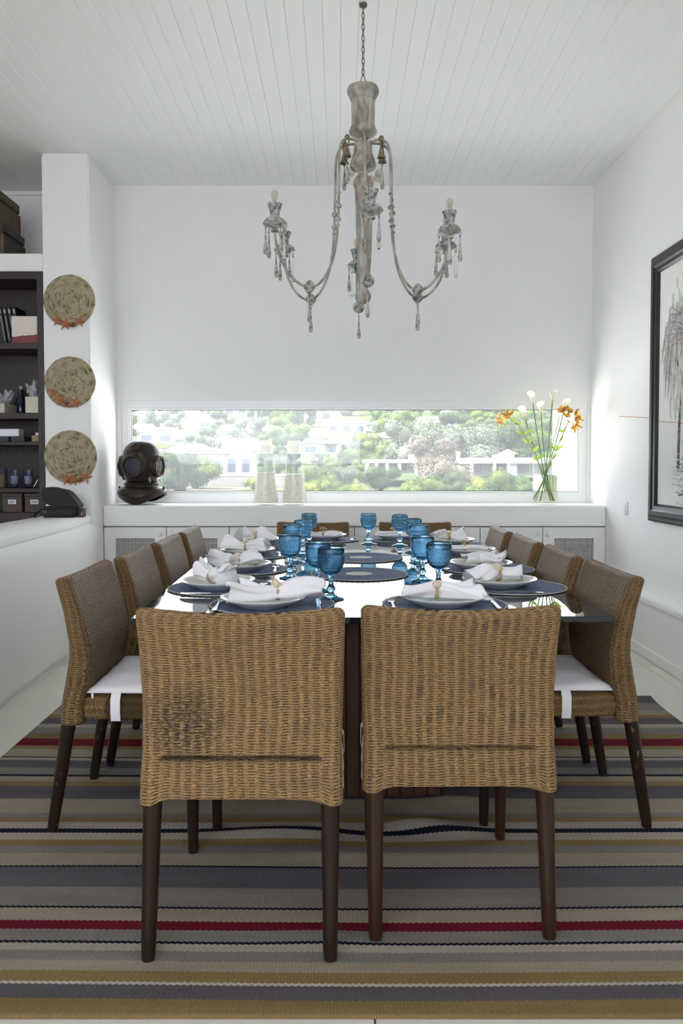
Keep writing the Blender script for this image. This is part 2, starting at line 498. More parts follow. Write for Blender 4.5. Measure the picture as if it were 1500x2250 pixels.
def link_mesh(name, me, m=None, parent=None, loc=None, rot=None):
    o = bpy.data.objects.new(name, me)
    if m is not None and not me.materials:
        for mm in (m if isinstance(m, (list, tuple)) else [m]):
            me.materials.append(mm)
    COL.objects.link(o)
    if parent is not None:
        o.parent = parent
    if loc is not None:
        o.location = loc
    if rot is not None:
        o.rotation_euler = rot
    return o


def copy_tree(o, parent=None):
    c = o.copy()
    COL.objects.link(c)
    if parent is not None:
        c.parent = parent
    for ch in o.children:
        copy_tree(ch, c)
    return c


class MB:
    def __init__(s):
        s.v, s.f, s.mi = [], [], []

    def add(s, vs, fs, mi=0, T=None):
        k = len(s.v)
        if T is not None:
            vs = [T @ Vector(p) for p in vs]
        s.v.extend([tuple(p) for p in vs])
        s.f.extend([tuple(i + k for i in f) for f in fs])
        s.mi.extend([mi] * len(fs))
        return s

    def box(s, c, d, mi=0, T=None):
        x, y, z = c
        a, b, e = d[0] / 2, d[1] / 2, d[2] / 2
        vs = [(x + i * a, y + j * b, z + k * e) for k in (-1, 1) for j in (-1, 1) for i in (-1, 1)]
        fs = [(0, 2, 3, 1), (4, 5, 7, 6), (0, 1, 5, 4), (2, 6, 7, 3), (0, 4, 6, 2), (1, 3, 7, 5)]
        return s.add(vs, fs, mi, T)

    def rng(s, x0, x1, y0, y1, z0, z1, mi=0, T=None):
        return s.box(((x0 + x1) / 2, (y0 + y1) / 2, (z0 + z1) / 2), (x1 - x0, y1 - y0, z1 - z0), mi, T)

    def lathe(s, prof, n=24, mi=0, T=None, flute=None):
        vs, fs = [], []
        k = len(prof)
        for j in range(n):
            a = 2 * PI * j / n
            for i, (r, z) in enumerate(prof):
                rr = r
                if flute:
                    rr = r * flute(a, z)
                vs.append((rr * math.cos(a), rr * math.sin(a), z))
        for j in range(n):
            j2 = (j + 1) % n
            for i in range(k - 1):
                fs.append((j * k + i, j2 * k + i, j2 * k + i + 1, j * k + i + 1))
        if prof[0][0] > 1e-6:
            fs.append(tuple(j * k for j in range(n))[::-1])
        if prof[-1][0] > 1e-6:
            fs.append(tuple(j * k + k - 1 for j in range(n)))
        return s.add(vs, fs, mi, T)

    def shell(s, prof, n=24, mi=0, T=None):
        """lathe without caps"""
        vs, fs = [], []
        k = len(prof)
        for j in range(n):
            a = 2 * PI * j / n
            for r, z in prof:
                vs.append((r * math.cos(a), r * math.sin(a), z))
        for j in range(n):
            j2 = (j + 1) % n
            for i in range(k - 1):
                fs.append((j * k + i, j2 * k + i, j2 * k + i + 1, j * k + i + 1))
        return s.add(vs, fs, mi, T)

    def tube(s, pts, rad, n=8, mi=0, T=None, closed=False):
        pts = [Vector(p) for p in pts]
        m = len(pts)
        if not isinstance(rad, (list, tuple)):
            rad = [rad] * m
        vs, fs = [], []
        prev = None
        for i, p in enumerate(pts):
            if closed:
                t = pts[(i + 1) % m] - pts[i - 1]
            else:
                t = pts[min(i + 1, m - 1)] - pts[max(i - 1, 0)]
            t = t.normalized() if t.length > 1e-9 else Vector((0, 0, 1))
            if prev is None:
                up = Vector((0, 0, 1)) if abs(t.z) < 0.9 else Vector((1, 0, 0))
                nx = t.cross(up).normalized()
            else:
                nx = (prev - t * prev.dot(t))
                nx = nx.normalized() if nx.length > 1e-6 else t.orthogonal().normalized()
            prev = nx
            ny = t.cross(nx)
            for j in range(n):
                a = 2 * PI * j / n
                vs.append(p + (nx * math.cos(a) + ny * math.sin(a)) * rad[i])
        for i in range(m if closed else m - 1):
            i2 = (i + 1) % m
            for j in range(n):
                j2 = (j + 1) % n
                fs.append((i * n + j, i * n + j2, i2 * n + j2, i2 * n + j))
        if not closed:
            fs.append(tuple(range(n))[::-1])
            fs.append(tuple((m - 1) * n + j for j in range(n)))
        return s.add(vs, fs, mi, T)

    def ball(s, c, r, n=16, k=10, mi=0, T=None):
        if not isinstance(r, (tuple, list)):
            r = (r, r, r)
        vs = [(c[0], c[1], c[2] - r[2])]
        for i in range(1, k):
            ph = -PI / 2 + PI * i / k
            for j in range(n):
                a = 2 * PI * j / n
                vs.append((c[0] + r[0] * math.cos(ph) * math.cos(a), c[1] + r[1] * math.cos(ph) * math.sin(a), c[2] + r[2] * math.sin(ph)))
        vs.append((c[0], c[1], c[2] + r[2]))
        fs = [(0, 1 + (j + 1) % n, 1 + j) for j in range(n)]
        for i in range(k - 2):
            for j in range(n):
                a, b = 1 + i * n + j, 1 + i * n + (j + 1) % n
                fs.append((a, b, b + n, a + n))
        top = len(vs) - 1
        fs += [(top, 1 + (k - 2) * n + j, 1 + (k - 2) * n + (j + 1) % n) for j in range(n)]
        return s.add(vs, fs, mi, T)

    def prism(s, outline, z0, z1, mi=0, T=None):
        n = len(outline)
        vs = [(x, y, z0) for x, y in outline] + [(x, y, z1) for x, y in outline]
        fs = [tuple(range(n))[::-1], tuple(range(n, 2 * n))]
        fs += [(i, (i + 1) % n, n + (i + 1) % n, n + i) for i in range(n)]
        return s.add(vs, fs, mi, T)

    def mesh(s, name, smooth=True, angle=40, bevel=0.0, seg=1):
        me = bpy.data.meshes.new(name)
        me.from_pydata(s.v, [], s.f)
        if any(s.mi):
            me.polygons.foreach_set('material_index', s.mi)
        if bevel:
            bm = bmesh.new()
            bm.from_mesh(me)
            bmesh.ops.remove_doubles(bm, verts=bm.verts, dist=1e-6)
            bmesh.ops.bevel(bm, geom=list(bm.edges), offset=bevel, segments=seg, affect='EDGES', clamp_overlap=True)
            bm.to_mesh(me)
            bm.free()
        me.update()
        if smooth:
            me.polygons.foreach_set('use_smooth', [True] * len(me.polygons))
            me.set_sharp_from_angle(angle=math.radians(angle))
        return me

    def build(s, name, m=None, parent=None, loc=None, rot=None, smooth=True, angle=40, bevel=0.0, seg=1):
        return link_mesh(name, s.mesh(name, smooth, angle, bevel, seg), m, parent, loc, rot)


def TR(loc=(0, 0, 0), rot=(0, 0, 0), sc=(1, 1, 1)):
    return Matrix.LocRotScale(Vector(loc), Euler(rot), Vector(sc))


def grid_mesh(name, P, UV, closed_u=False, extra=None, mi=None):
    """P (rows, cols, 3) -> quad grid with UV map"""
    R, C = P.shape[:2]
    me = bpy.data.meshes.new(name)
    i, j = np.meshgrid(np.arange(R - 1), np.arange(C if closed_u else C - 1), indexing='ij')
    j2 = (j + 1) % C
    q = np.stack([i * C + j, i * C + j2, (i + 1) * C + j2, (i + 1) * C + j], -1).reshape(-1, 4)
    nv, nf = R * C, len(q)
    me.vertices.add(nv)
    me.vertices.foreach_set('co', P.reshape(-1).astype(np.float32))
    me.loops.add(nf * 4)
    me.loops.foreach_set('vertex_index', q.reshape(-1).astype(np.int32))
    me.polygons.add(nf)
    me.polygons.foreach_set('loop_start', np.arange(0, nf * 4, 4, dtype=np.int32))
    me.polygons.foreach_set('loop_total', np.full(nf, 4, dtype=np.int32))
    uvl = me.uv_layers.new(name='UVMap')
    # last column wraps: use u of the seam end
    UVr = UV.reshape(-1, 2)
    luv = UVr[q.reshape(-1)].copy()
    if closed_u:
        du = UV[0, -1, 0] - UV[0, -2, 0] if C > 1 else 0
        wrap = (j == C - 1).reshape(-1)
        luv = luv.reshape(-1, 4, 2)
        ue = UV[:, -1, 0] + du
        luv[wrap, 1, 0] = ue[i.reshape(-1)[wrap]]
        luv[wrap, 2, 0] = ue[i.reshape(-1)[wrap] + 1]
        luv = luv.reshape(-1, 2)
    uvl.data.foreach_set('uv', luv.reshape(-1).astype(np.float32))
    me.update(calc_edges=True)
    me.polygons.foreach_set('use_smooth', np.ones(nf, dtype=bool))
    return me


def structure(o, label=None):
    o['kind'] = 'structure'
    if label:
        o['label'] = label
    return o


# ================================================================== ROOM
XL, XR, YB, ZC = -1.83, 2.065, 6.60, 3.51
WX0, WX1, WZ0, WZ1 = -1.795, 2.04, 0.925, 1.768

# floor with tiles
floor = structure(MB().rng(-5.2, 4.4, -3.2, 7.0, -0.2, -0.012).build('floor', M['grout'], smooth=False), 'cream tiled floor with fine grout joints')
tb = MB().rng(-0.448, 0.448, -0.448, 0.448, -0.012, 0.0).mesh('floor_tile', smooth=False, bevel=0.002)
tb.materials.append(M['tile'])
for iy in range(-4, 4):
    for ix in range(-5, 5):
        x, y = 0.08 + 0.45 + 0.9 * ix, 3.97 + 0.45 + 0.9 * (iy - 1)
        if x > 2.5 and y > 1.0:
            continue
        link_mesh('floor_tile', tb, None, floor, (x, y, 0))

# ceiling of narrow boards
ceiling = structure(MB().rng(-5.2, 4.4, -3.2, 6.86, ZC + 0.018, ZC + 0.25).build('ceiling', M['plaster_ceiling'], smooth=False), 'white ceiling of narrow tongue and groove boards')
bw = 0.0935
bp = [(-bw / 2 + 0.0003, 0.018), (-bw / 2 + 0.0003, 0.0022), (-bw / 2 + 0.0038, 0), (bw / 2 - 0.0038, 0), (bw / 2 - 0.0003, 0.0022), (bw / 2 - 0.0003, 0.018)]
vs = [(x, y, z) for y in (-3.1, 6.78) for x, z in bp]
fs = [(i, (i + 1) % 6, 6 + (i + 1) % 6, 6 + i) for i in range(6)] + [tuple(range(6))[::-1], tuple(range(6, 12))]
pb = MB().add(vs, fs).mesh('plank', smooth=False)
pb.materials.append(M['plaster_ceiling'])
k = 0
x = 2.065 - bw / 2
while x > -4.4:
    link_mesh('plank', pb, None, ceiling, (x, 0, ZC))
    x -= bw

# back wall with its long window opening
w = MB()
w.rng(XL - 0.05, XR + 0.3, YB, YB + 0.25, WZ1, ZC + 0.02)
w.rng(XL - 0.05, XR + 0.3, YB, YB + 0.25, -0.01, WZ0)
w.rng(XL - 0.05, WX0, YB, YB + 0.25, WZ0, WZ1)
w.rng(WX1, XR + 0.3, YB, YB + 0.25, WZ0, WZ1)
structure(w.build('wall_back', M['plaster'], smooth=False), 'white plastered end wall above and below the long window')
structure(MB().rng(XR, XR + 0.25, -3.2, YB + 0.25, -0.01, ZC + 0.02).build('wall_right', M['plaster'], smooth=False, bevel=0.004), 'white plastered wall that carries the framed drawing')
# pillar beside the bookcase, and what lies left of it
structure(MB().rng(-2.172, XL, 5.92, 6.86, -0.01, ZC - 0.012).build('pillar', M['plaster'], smooth=True, bevel=0.008, seg=2), 'white square pillar hung with three woven straw discs')
structure(MB().rng(-2.165, XL - 0.006, 5.926, 6.6, ZC - 0.012, ZC).build('trim_1', M['plaster'], smooth=False))
structure(MB().rng(-5.2, -2.1, 6.76, 7.0, -0.01, ZC + 0.02).build('wall_alcove', M['plaster'], smooth=False), 'white wall at the back of the alcove above the bookcase')
structure(MB().rng(-5.2, -2.172, 6.735, 6.76, ZC - 0.03, ZC).build('trim_2', M['plaster'], smooth=False))
structure(MB().rng(-5.2, -2.17, 5.915, 6.76, 2.657, 2.784).build('beam', M['plaster'], smooth=True, bevel=0.006, seg=2), 'white masonry shelf over the dark bookcase')
structure(MB().rng(-5.2, -5.0, -3.2, 7.0, -0.01, ZC + 0.02).build('wall_left', M['plaster'], smooth=False))
# rear wall: glazed opening on the left
w = MB()
w.rng(-5.2, -4.3, -3.2, -3.0, -0.01, ZC)
w.rng(0.42, 0.60, -3.2, -3.0, -0.01, ZC)
w.rng(0.60, 2.3, -3.2, -3.0, -0.01, 2.40)
w.rng(-4.3, 4.4, -3.2, -3.0, 3.35, ZC)
w.rng(-4.3, 2.3, -3.2, -3.0, -0.01, 1.25)
structure(w.build('wall_rear', M['plaster'], smooth=False))
# curved half wall with a ledge
def half_wall():
    ys = [0.4, 1.5, 2.5, 3.5, 4.2, 4.8, 5.2, 5.55, 5.8, 6.0, 6.2]
    xf = [-1.62, -1.63, -1.66, -1.69, -1.705, -1.72, -1.735, -1.76, -1.79, -1.812, -1.828]
    rows = []
    for y, x in zip(ys, xf):
        sec = [(x - 0.02, -0.01), (x - 0.02, 0.03), (x, 0.045), (x, 0.70), (x - 0.006, 0.745), (x - 0.020, 0.785), (x - 0.030, 0.806), (x - 0.040, 0.812), (x - 0.032, 0.818),
               (x - 0.034, 0.853), (x - 0.046, 0.866), (-2.16, 0.866), (-2.17, 0.855), (-2.17, -0.01)]
        rows.append([(a, y, z) for a, z in sec])
    n = len(rows[0])
    vs = [p for r in rows for p in r]
    fs = [(i * n + j, i * n + j + 1, (i + 1) * n + j + 1, (i + 1) * n + j) for i in range(len(rows) - 1) for j in range(n - 1)]
    fs += [tuple(range(n))[::-1]]
    return MB().add(vs, [f[::-1] for f in fs])


structure(half_wall().build('wall_half', M['plaster'], angle=50), 'low curved white wall with a rounded ledge on the left')

# ledge along the foot of the right wall
pl = structure(MB().rng(1.972, XR + 0.01, -3.0, YB - 0.42, -0.01, 0.352).build('trim_3', M['plaster'], smooth=False), 'low white ledge along the foot of the right wall')
MB().rng(1.952, XR + 0.01, -3.0, YB - 0.42, 0.352, 0.392).build('ledge_cap', M['plaster'], pl, bevel=0.007, seg=2)
structure(MB().rng(1.956, 1.975, -3.0, YB - 0.42, 0.0, 0.072).build('baseboard_right', M['plaster'], bevel=0.006, seg=2))

# window
win = structure(empty('window_1'), 'long low picture window with a white frame looking onto the hillside')
f = MB()
a, b_, c, d = WX0, WX1, WZ0, WZ1
y0, y1 = YB + 0.015, YB + 0.09
FW = 0.062
for (x0, x1, z0, z1) in ((a, b_, d - FW, d), (a, b_, c, c + FW + 0.018), (a, a + FW, c + FW + 0.018, d - FW), (b_ - FW, b_, c + FW + 0.018, d - FW)):
    f.rng(x0, x1, y0, y1, z0, z1)
f.build('window_frame', M['pvc'], win, smooth=False)
f = MB()
a2, b2, c2, d2 = a + FW, b_ - FW, c + FW + 0.018, d - FW
e = 0.014
for (x0, x1, z0, z1) in ((a2, b2, d2 - e, d2), (a2, b2, c2, c2 + e), (a2, a2 + e, c2 + e, d2 - e), (b2 - e, b2, c2 + e, d2 - e)):
    f.rng(x0, x1, YB + 0.03, YB + 0.075, z0, z1)
f.build('glazing_bead', M['pvc'], win, smooth=False, bevel=0.003)
MB().rng(a2 + e - 0.004, b2 - e + 0.004, YB + 0.052, YB + 0.056, c2 + e - 0.004, d2 - e + 0.004).build('pane', M['window_glass'], win, smooth=False)
f = MB()
g2 = 0.004
for (x0, x1, z0, z1) in ((a2 + e, b2 - e, d2 - e - g2, d2 - e), (a2 + e, b2 - e, c2 + e, c2 + e + g2), (a2 + e, a2 + e + g2, c2 + e + g2, d2 - e - g2)):
    f.rng(x0, x1, YB + 0.046, YB + 0.052, z0, z1)
f.build('gasket', M['slate'], win, smooth=False)

# ================================================================== SIDEBOARD
SY = 6.2
tp = tag(MB().rng(XL + 0.004, XR - 0.002, SY - 0.012, YB - 0.001, 0.762, 0.922).build('sideboard_worktop', M['plaster'], bevel=0.008, seg=2),
         'thick white masonry worktop under the long window', 'worktop')


def star_outline(r0, r1, n=5, rot=0.0, jit=None):
    out = []
    for i in range(2 * n):
        r = r1 if i % 2 == 0 else r0
        if jit and i % 2 == 0:
            r *= jit.uniform(0.85, 1.15)
        a = rot + PI * i / n
        out.append((r * math.cos(a), r * math.sin(a)))
    return out


def starfish_mb(R, rot=0.0, seed=0, th=0.010):
    rj = random.Random(seed)
    mb = MB()
    vs, fs = [(0, 0, th)], []
    n = 5
    for i in range(n):
        a = rot + 2 * PI * i / n + rj.uniform(-0.12, 0.12)
        L = R * rj.uniform(0.88, 1.1)
        w_ = R * 0.17
        pts = []
        for t, wf, hz in ((0.22, 1.0, 0.9), (0.6, 0.72, 0.65), (0.95, 0.30, 0.35)):
            cx, cy = L * t * math.cos(a), L * t * math.sin(a)
            px, py = -math.sin(a) * w_ * wf, math.cos(a) * w_ * wf
            pts.append(((cx - px, cy - py, 0), (cx, cy, th * hz), (cx + px, cy + py, 0)))
        k0 = len(vs)
        for p in pts:
            vs += list(p)
        vs.append((L * math.cos(a), L * math.sin(a), 0.001))
        for s_ in range(2):
            q = k0 + 3 * s_
            fs += [(q, q + 3, q + 4, q + 1), (q + 1, q + 4, q + 5, q + 2)]
        q = k0 + 6
        tip = k0 + 9
        fs += [(q, tip, q + 1), (q + 1, tip, q + 2)]
        fs += [(0, k0, k0 + 1), (0, k0 + 1, k0 + 2)]
    for i in range(n):
        i2 = (i + 1) % n
        fs.append((0, 1 + 10 * i + 2, 1 + 10 * i2))
    return mb.add(vs, fs)


dw = (XR - XL - 0.004) / 8
cabinet_label = ['white sideboard cabinet at the left end beside the half wall', 'white sideboard cabinet left of centre behind the stemware',
                 'white sideboard cabinet right of centre behind the far right chair', 'white sideboard cabinet at the right end against the right wall']
for ci in range(4):
    x0 = XL + 0.004 + 2 * dw * ci
    cab = thing('sideboard_cabinet', cabinet_label[ci], 'cabinet', (x0 + dw, SY + 0.2, 0.0), 0, 'cabinets under the window')
    MB().rng(-dw + 0.0, dw - 0.0, -0.172, 0.18, 0.0, 0.761).build('body', M['gap_dark'], cab, smooth=False)
    for k in range(2):
        cx = (-0.5 + k) * dw
        door = empty('door', (cx, -0.2, 0.0))
        door.parent = cab
        hw = dw / 2 - 0.003
        fr = MB()
        pw, pz0, pz1 = 0.152, 0.14, 0.668
        fr.rng(-hw, hw, 0, 0.022, 0.02, pz0)
        fr.rng(-hw, hw, 0, 0.022, pz1, 0.754)
        fr.rng(-hw, -pw, 0, 0.022, pz0, pz1)
        fr.rng(pw, hw, 0, 0.022, pz0, pz1)
        fr.build('door_frame', M['white_paint'], door, smooth=False)
        rb = MB()
        rb.rng(-pw, pw, 0.019, 0.0215, pz0, pz1, 1)
        rj = random.Random(ci * 2 + k)
        n = 34
        for q in range(n):
            xx = -pw + 2 * pw * (q + 0.5) / n + rj.uniform(-0.0008, 0.0008)
            rb.rng(xx - 0.0030, xx + 0.0026, 0.012, 0.016, pz0 + 0.001, pz1 - rj.uniform(0.001, 0.004))
        for zz in (0.25, 0.40, 0.63):
            rb.rng(-pw, pw, 0.0105, 0.012, zz - 0.002, zz + 0.002)
        rb.build('reed_blind', [M['reed'], M['reed_back']], door, smooth=False)
        kn = starfish_mb(0.036, 0.3 + k, 40 + ci * 2 + k, 0.010)
        kn.build('starfish_knob', M['white_paint'], door, ((0.5 - k) * (dw - 0.075), -0.002, 0.703), (PI / 2, 0, 0))

# ================================================================== RUG
def rug():
    nx, ny = 170, 230
    xs = np.linspace(-1.425, 1.64, nx)
    ys = np.linspace(1.753, 4.235, ny)
    X, Y = np.meshgrid(xs, ys)
    Z = np.full_like(X, 0.006)
    UV = np.stack([X, Y], -1).copy()
    # ruck under the near end of the table and gentle undulation
    def bumpf(cx, cy, sx, sy, h, rot=0.0):
        dx, dy = X - cx, Y - cy
        a = dx * math.cos(rot) + dy * math.sin(rot)
        b = -dx * math.sin(rot) + dy * math.cos(rot)
        return h * np.exp(-(a / sx) ** 2 - (b / sy) ** 2)
    Z += bumpf(0.30, 2.70, 0.16, 0.055, 0.020, -0.25) + bumpf(-0.25, 2.64, 0.22, 0.05, 0.014, 0.1) + bumpf(0.12, 2.50, 0.4, 0.06, 0.008)
    Z += bumpf(0.42, 2.92, 0.10, 0.06, 0.012) + 0.0025 * (1 + np.sin(3.1 * X + 1.0) * np.sin(2.2 * Y)) + bumpf(-0.05, 2.05, 0.12, 0.05, 0.006) + bumpf(-0.4, 2.4, 0.5, 0.05, 0.004)
    UV[..., 1] += 0.020 * np.exp(-((X - 0.05) / 0.30) ** 2 - ((Y - 2.64) / 0.12) ** 2) * np.sin(8 * X) + 0.004 * np.sin(2.3 * X + 0.7 * Y)
    # curled far right corner and soft edges
    Xo = X + 0.02 * np.clip((Y - 3.95) / 0.28, 0, 1) ** 2 * np.clip((X - 1.3) / 0.34, 0, 1)
    P = np.stack([Xo, Y, Z], -1)
    me = grid_mesh('rug', P, UV)
    bm = bmesh.new()
    bm.from_mesh(me)
    ge = [e for e in bm.edges if e.is_boundary]
    r = bmesh.ops.extrude_edge_only(bm, edges=ge)
    for g in r['geom']:
        if isinstance(g, bmesh.types.BMVert):
            g.co.z = 0.0005
    bm.to_mesh(me)
    bm.free()
    o = link_mesh('rug', me, M['rug'])
    tag(o, 'flatwoven striped rug in gold, grey, cream, navy and red under the table', 'rug')


rug()

# ================================================================== DINING TABLE
TA = math.radians(1.42)
TC = Vector((0.078, 4.03, 0.0))
TL, TW, TZ = 2.93, 1.565, 0.75
table = thing('dining_table', 'large dining table with a dark mirror-like glass top on a wooden plinth', 'table', TC, TA)
MB().rng(-TW / 2, TW / 2, -TL / 2, TL / 2, TZ - 0.020, TZ).build('glass_top', M['table_glass'], table, smooth=False, bevel=0.0015)
ped = empty('pedestal', (0.02, 0.0, 0.0))
ped.parent = table
PW, PL = 0.50, 2.22
MB().rng(-PW / 2 + 0.012, PW / 2 - 0.012, -PL / 2 + 0.012, PL / 2 - 0.012, 0.012, TZ - 0.0205).build('core', M['table_wood'], ped, smooth=False)
pm = MB().rng(-0.0235, 0.0235, -0.007, 0.007, 0, TZ - 0.05).mesh('plank', smooth=False, bevel=0.003)
pm.materials.append(M['table_wood'])
npk = int(PW / 0.05)
for s in (-1, 1):
    for i in range(npk):
        link_mesh('plank', pm, None, ped, (-PW / 2 + 0.025 + 0.05 * i, s * (PL / 2 - 0.006), 0.018))
    for i in range(int((PL - 0.03) / 0.05)):
        link_mesh('plank', pm, None, ped, (s * (PW / 2 - 0.006), -PL / 2 + 0.04 + 0.05 * i, 0.018), (0, 0, PI / 2))

# ================================================================== CHAIRS
# local frame: x = width, y = forward (towards the table), rear feet at y = 0
ZT = 0.858
SIDE_Z = [0.385, 0.39, 0.44, 0.52, 0.60, 0.65, 0.76, 0.86, 0.90]
SIDE_R = [0.034, 0.034, 0.037, 0.052, 0.066, 0.066, 0.049, 0.024, 0.012]     # rear face, distance forward of the foot
SIDE_F = [0.112, 0.112, 0.112, 0.134, 0.142, 0.136, 0.112, 0.080, 0.066]     # front face


def chair_back(hi, dip):
    nu, nv = (300, 372) if hi else (104, 76)
    z0 = 0.392
    # profile rows: body, then the rounded top edge
    t = np.linspace(0, 1, nv)
    zz = z0 + (ZT - z0) * np.minimum(1, t / 0.955)
    cap = np.clip((t - 0.955) / 0.045, 0, 1)
    yr, yf = np.interp(zz, SIDE_Z, SIDE_R), np.interp(zz, SIDE_Z, SIDE_F)
    W = np.interp(zz, [0.39, 0.5, 0.88], [0.258, 0.254, 0.263])
    P = np.zeros((nv, nu, 3))
    UV = np.zeros((nv, nu, 2))
    s = np.linspace(0, 1, nu, endpoint=False)
    # perimeter of a rounded rectangle, starting at the rear left corner, along the rear face first
    wn, tn = 0.52, 0.075
    per = 2 * (wn + tn)
    d = s * per
    N = np.zeros((nu, 2))
    cxy = np.zeros((nu, 2))        # -1..1 in x and y
    for i, q in enumerate(d):
        if q < wn:
            cxy[i] = (-1 + 2 * q / wn, -1)
        elif q < wn + tn:
            cxy[i] = (1, -1 + 2 * (q - wn) / tn)
        elif q < 2 * wn + tn:
            cxy[i] = (1 - 2 * (q - wn - tn) / wn, 1)
        else:
            cxy[i] = (-1, 1 - 2 * (q - 2 * wn - tn) / tn)
    for r in range(nv):
        hw, hy, cy = W[r], (yf[r] - yr[r]) / 2, (yf[r] + yr[r]) / 2
        # round the corners: squash towards a superellipse
        rc = 0.028
        x = cxy[:, 0] * hw
        y = cxy[:, 1] * hy
        ix, iy = np.clip(x, -(hw - rc), hw - rc), np.clip(y, -(hy - rc), hy - rc)
        vx, vy = x - ix, y - iy
        L = np.hypot(vx, vy)
        L[L == 0] = 1
        x, y = ix + vx / L * rc * (np.abs(vx) + np.abs(vy) > 0), iy + vy / L * rc * (np.abs(vx) + np.abs(vy) > 0)
        nx, ny = vx / L, vy / L
        z = np.full(nu, zz[r])
        c = cap[r]
        hgt = 0.020
        shr = math.sqrt(max(0.0, 1 - c * c)) if c > 0 else 1.0
        y = y * (shr if c < 1 else 0.0)
        if c > 0:
            x = np.sign(x) * np.maximum(0, np.abs(x) - (1 - shr) * 0.022)
            z = z + hgt * c - 0.0
        tt = (zz[r] - z0) / (ZT - z0)
        z = z - dip * (1 - (x / 0.26) ** 2) * tt ** 3
        # lobes that cover the tops of the legs
        z = z - 0.018 * np.clip((np.abs(x) - 0.195) / 0.03, 0, 1) * np.clip(1 - (zz[r] - z0) / 0.06, 0, 1)
        bow = 0.010 * (1 - (x / 0.26) ** 2) * tt      # the back is slightly hollow
        nz = c
        u, v = d, np.full(nu, zz[r] + 0.03 * c)
        amp = 0.0036 if hi else 0.0
        disp = amp * (weave_np(u, v) - 0.5) if hi else 0.0
        rear = cxy[:, 1] < -0.99
        # seam between back panel and seat rail
        seam = np.exp(-((zz[r] - 0.492) / 0.0045) ** 2) * np.clip((0.200 - np.abs(x)) / 0.006, 0, 1) * rear
        disp = disp - 0.016 * seam
        k = math.sqrt(max(0, 1 - nz * nz))
        P[r, :, 0] = x + nx * disp * k
        P[r, :, 1] = cy + y - bow + ny * disp * k
        P[r, :, 2] = z + disp * nz
        UV[r, :, 0], UV[r, :, 1] = u, v
    me = grid_mesh('back', P, UV, closed_u=True)
    # close the underside
    bm = bmesh.new()
    bm.from_mesh(me)
    bm.verts.ensure_lookup_table()
    bm.faces.new([bm.verts[i] for i in range(nu)][::-1])
    bm.to_mesh(me)
    bm.free()
    return me


def chair_seat(hi):
    nu, nv = (220, 30) if hi else (110, 22)
    hw, y0, y1, z0, z1 = 0.243, 0.095, 0.585, 0.385, 0.462
    cy, hd = (y0 + y1) / 2, (y1 - y0) / 2
    s = np.linspace(0, 2 * PI, nu, endpoint=False)
    ex = 0.16
    ux, uy = np.sign(np.cos(s)) * np.abs(np.cos(s)) ** ex, np.sign(np.sin(s)) * np.abs(np.sin(s)) ** ex
    per = np.concatenate([[0], np.cumsum(np.hypot(np.diff(ux * hw), np.diff(uy * hd)))])
    rows = []
    # bottom centre -> side -> top centre
    for k in range(nv):
        t = k / (nv - 1)
        if t < 0.12:
            rows.append((t / 0.12 * 0.97, z0, 0))
        elif t < 0.55:
            q = (t - 0.12) / 0.43
            rows.append((0.97 + 0.03 * math.sin(PI * q) ** 0.5, z0 + (z1 - z0) * q, 1))
        else:
            q = (t - 0.55) / 0.45
            rows.append((0.97 * (1 - q), z1 + 0.006 * math.sin(PI / 2 * min(1, q * 3)), 2))
    P = np.zeros((nv, nu, 3))
    UV = np.zeros((nv, nu, 2))
    v = 0.0
    last = None
    for k, (sc, z, _) in enumerate(rows):
        P[k, :, 0], P[k, :, 1], P[k, :, 2] = ux * hw * sc, cy + uy * hd * sc, z
        if last is not None:
            v += math.hypot((sc - last[0]) * 0.24, z - last[1])
        last = (sc, z)
        UV[k, :, 0], UV[k, :, 1] = v, per * 1.02        # strands run up and over
    return grid_mesh('seat', P, UV, closed_u=True)


def chair_legs():
    rear = MB().tube([(0, 0.0, 0.0), (0, 0.004, 0.03), (0, 0.063, 0.40)], [0.0165, 0.0185, 0.0245], 14)
    front = MB().tube([(0, 0.0, 0.0), (0, 0.0, 0.03), (0, -0.006, 0.40)], [0.0150, 0.0165, 0.0230], 14)
    return rear.mesh('leg', angle=50), front.mesh('leg', angle=50)


BACK_HI = chair_back(True, 0.016)
BACK_HI2 = BACK_HI.copy()
BACK_LO = chair_back(False, 0.010)
SEAT_HI, SEAT_LO = chair_seat(True), chair_seat(False)
LEG_R, LEG_F = chair_legs()
LEG_R2, LEG_F2 = LEG_R.copy(), LEG_F.copy()
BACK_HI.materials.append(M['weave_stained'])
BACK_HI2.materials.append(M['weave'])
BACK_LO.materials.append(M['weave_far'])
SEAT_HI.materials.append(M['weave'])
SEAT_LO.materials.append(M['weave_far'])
for q in (LEG_R, LEG_F):
    q.materials.append(M['leg'])
for q in (LEG_R2, LEG_F2):
    q.materials.append(M['leg_warm'])


def chair(label, x, y, rz, back, seat, lr, lf, zs=1.0, z=0.010):
    """x, y: middle between the rear feet"""
    t = thing('dining_chair', label, 'chair', (x, y, z), rz, 'woven seagrass dining chairs')
    t.scale = (1, 1, zs)
    link_mesh('backrest', back, None, t)
    link_mesh('seat', seat, None, t)
    for sx in (-1, 1):
        link_mesh('leg', lr, None, t, (sx * 0.2265, 0.0, 0))
        link_mesh('leg', lf, None, t, (sx * 0.215, 0.553, 0))
    return t


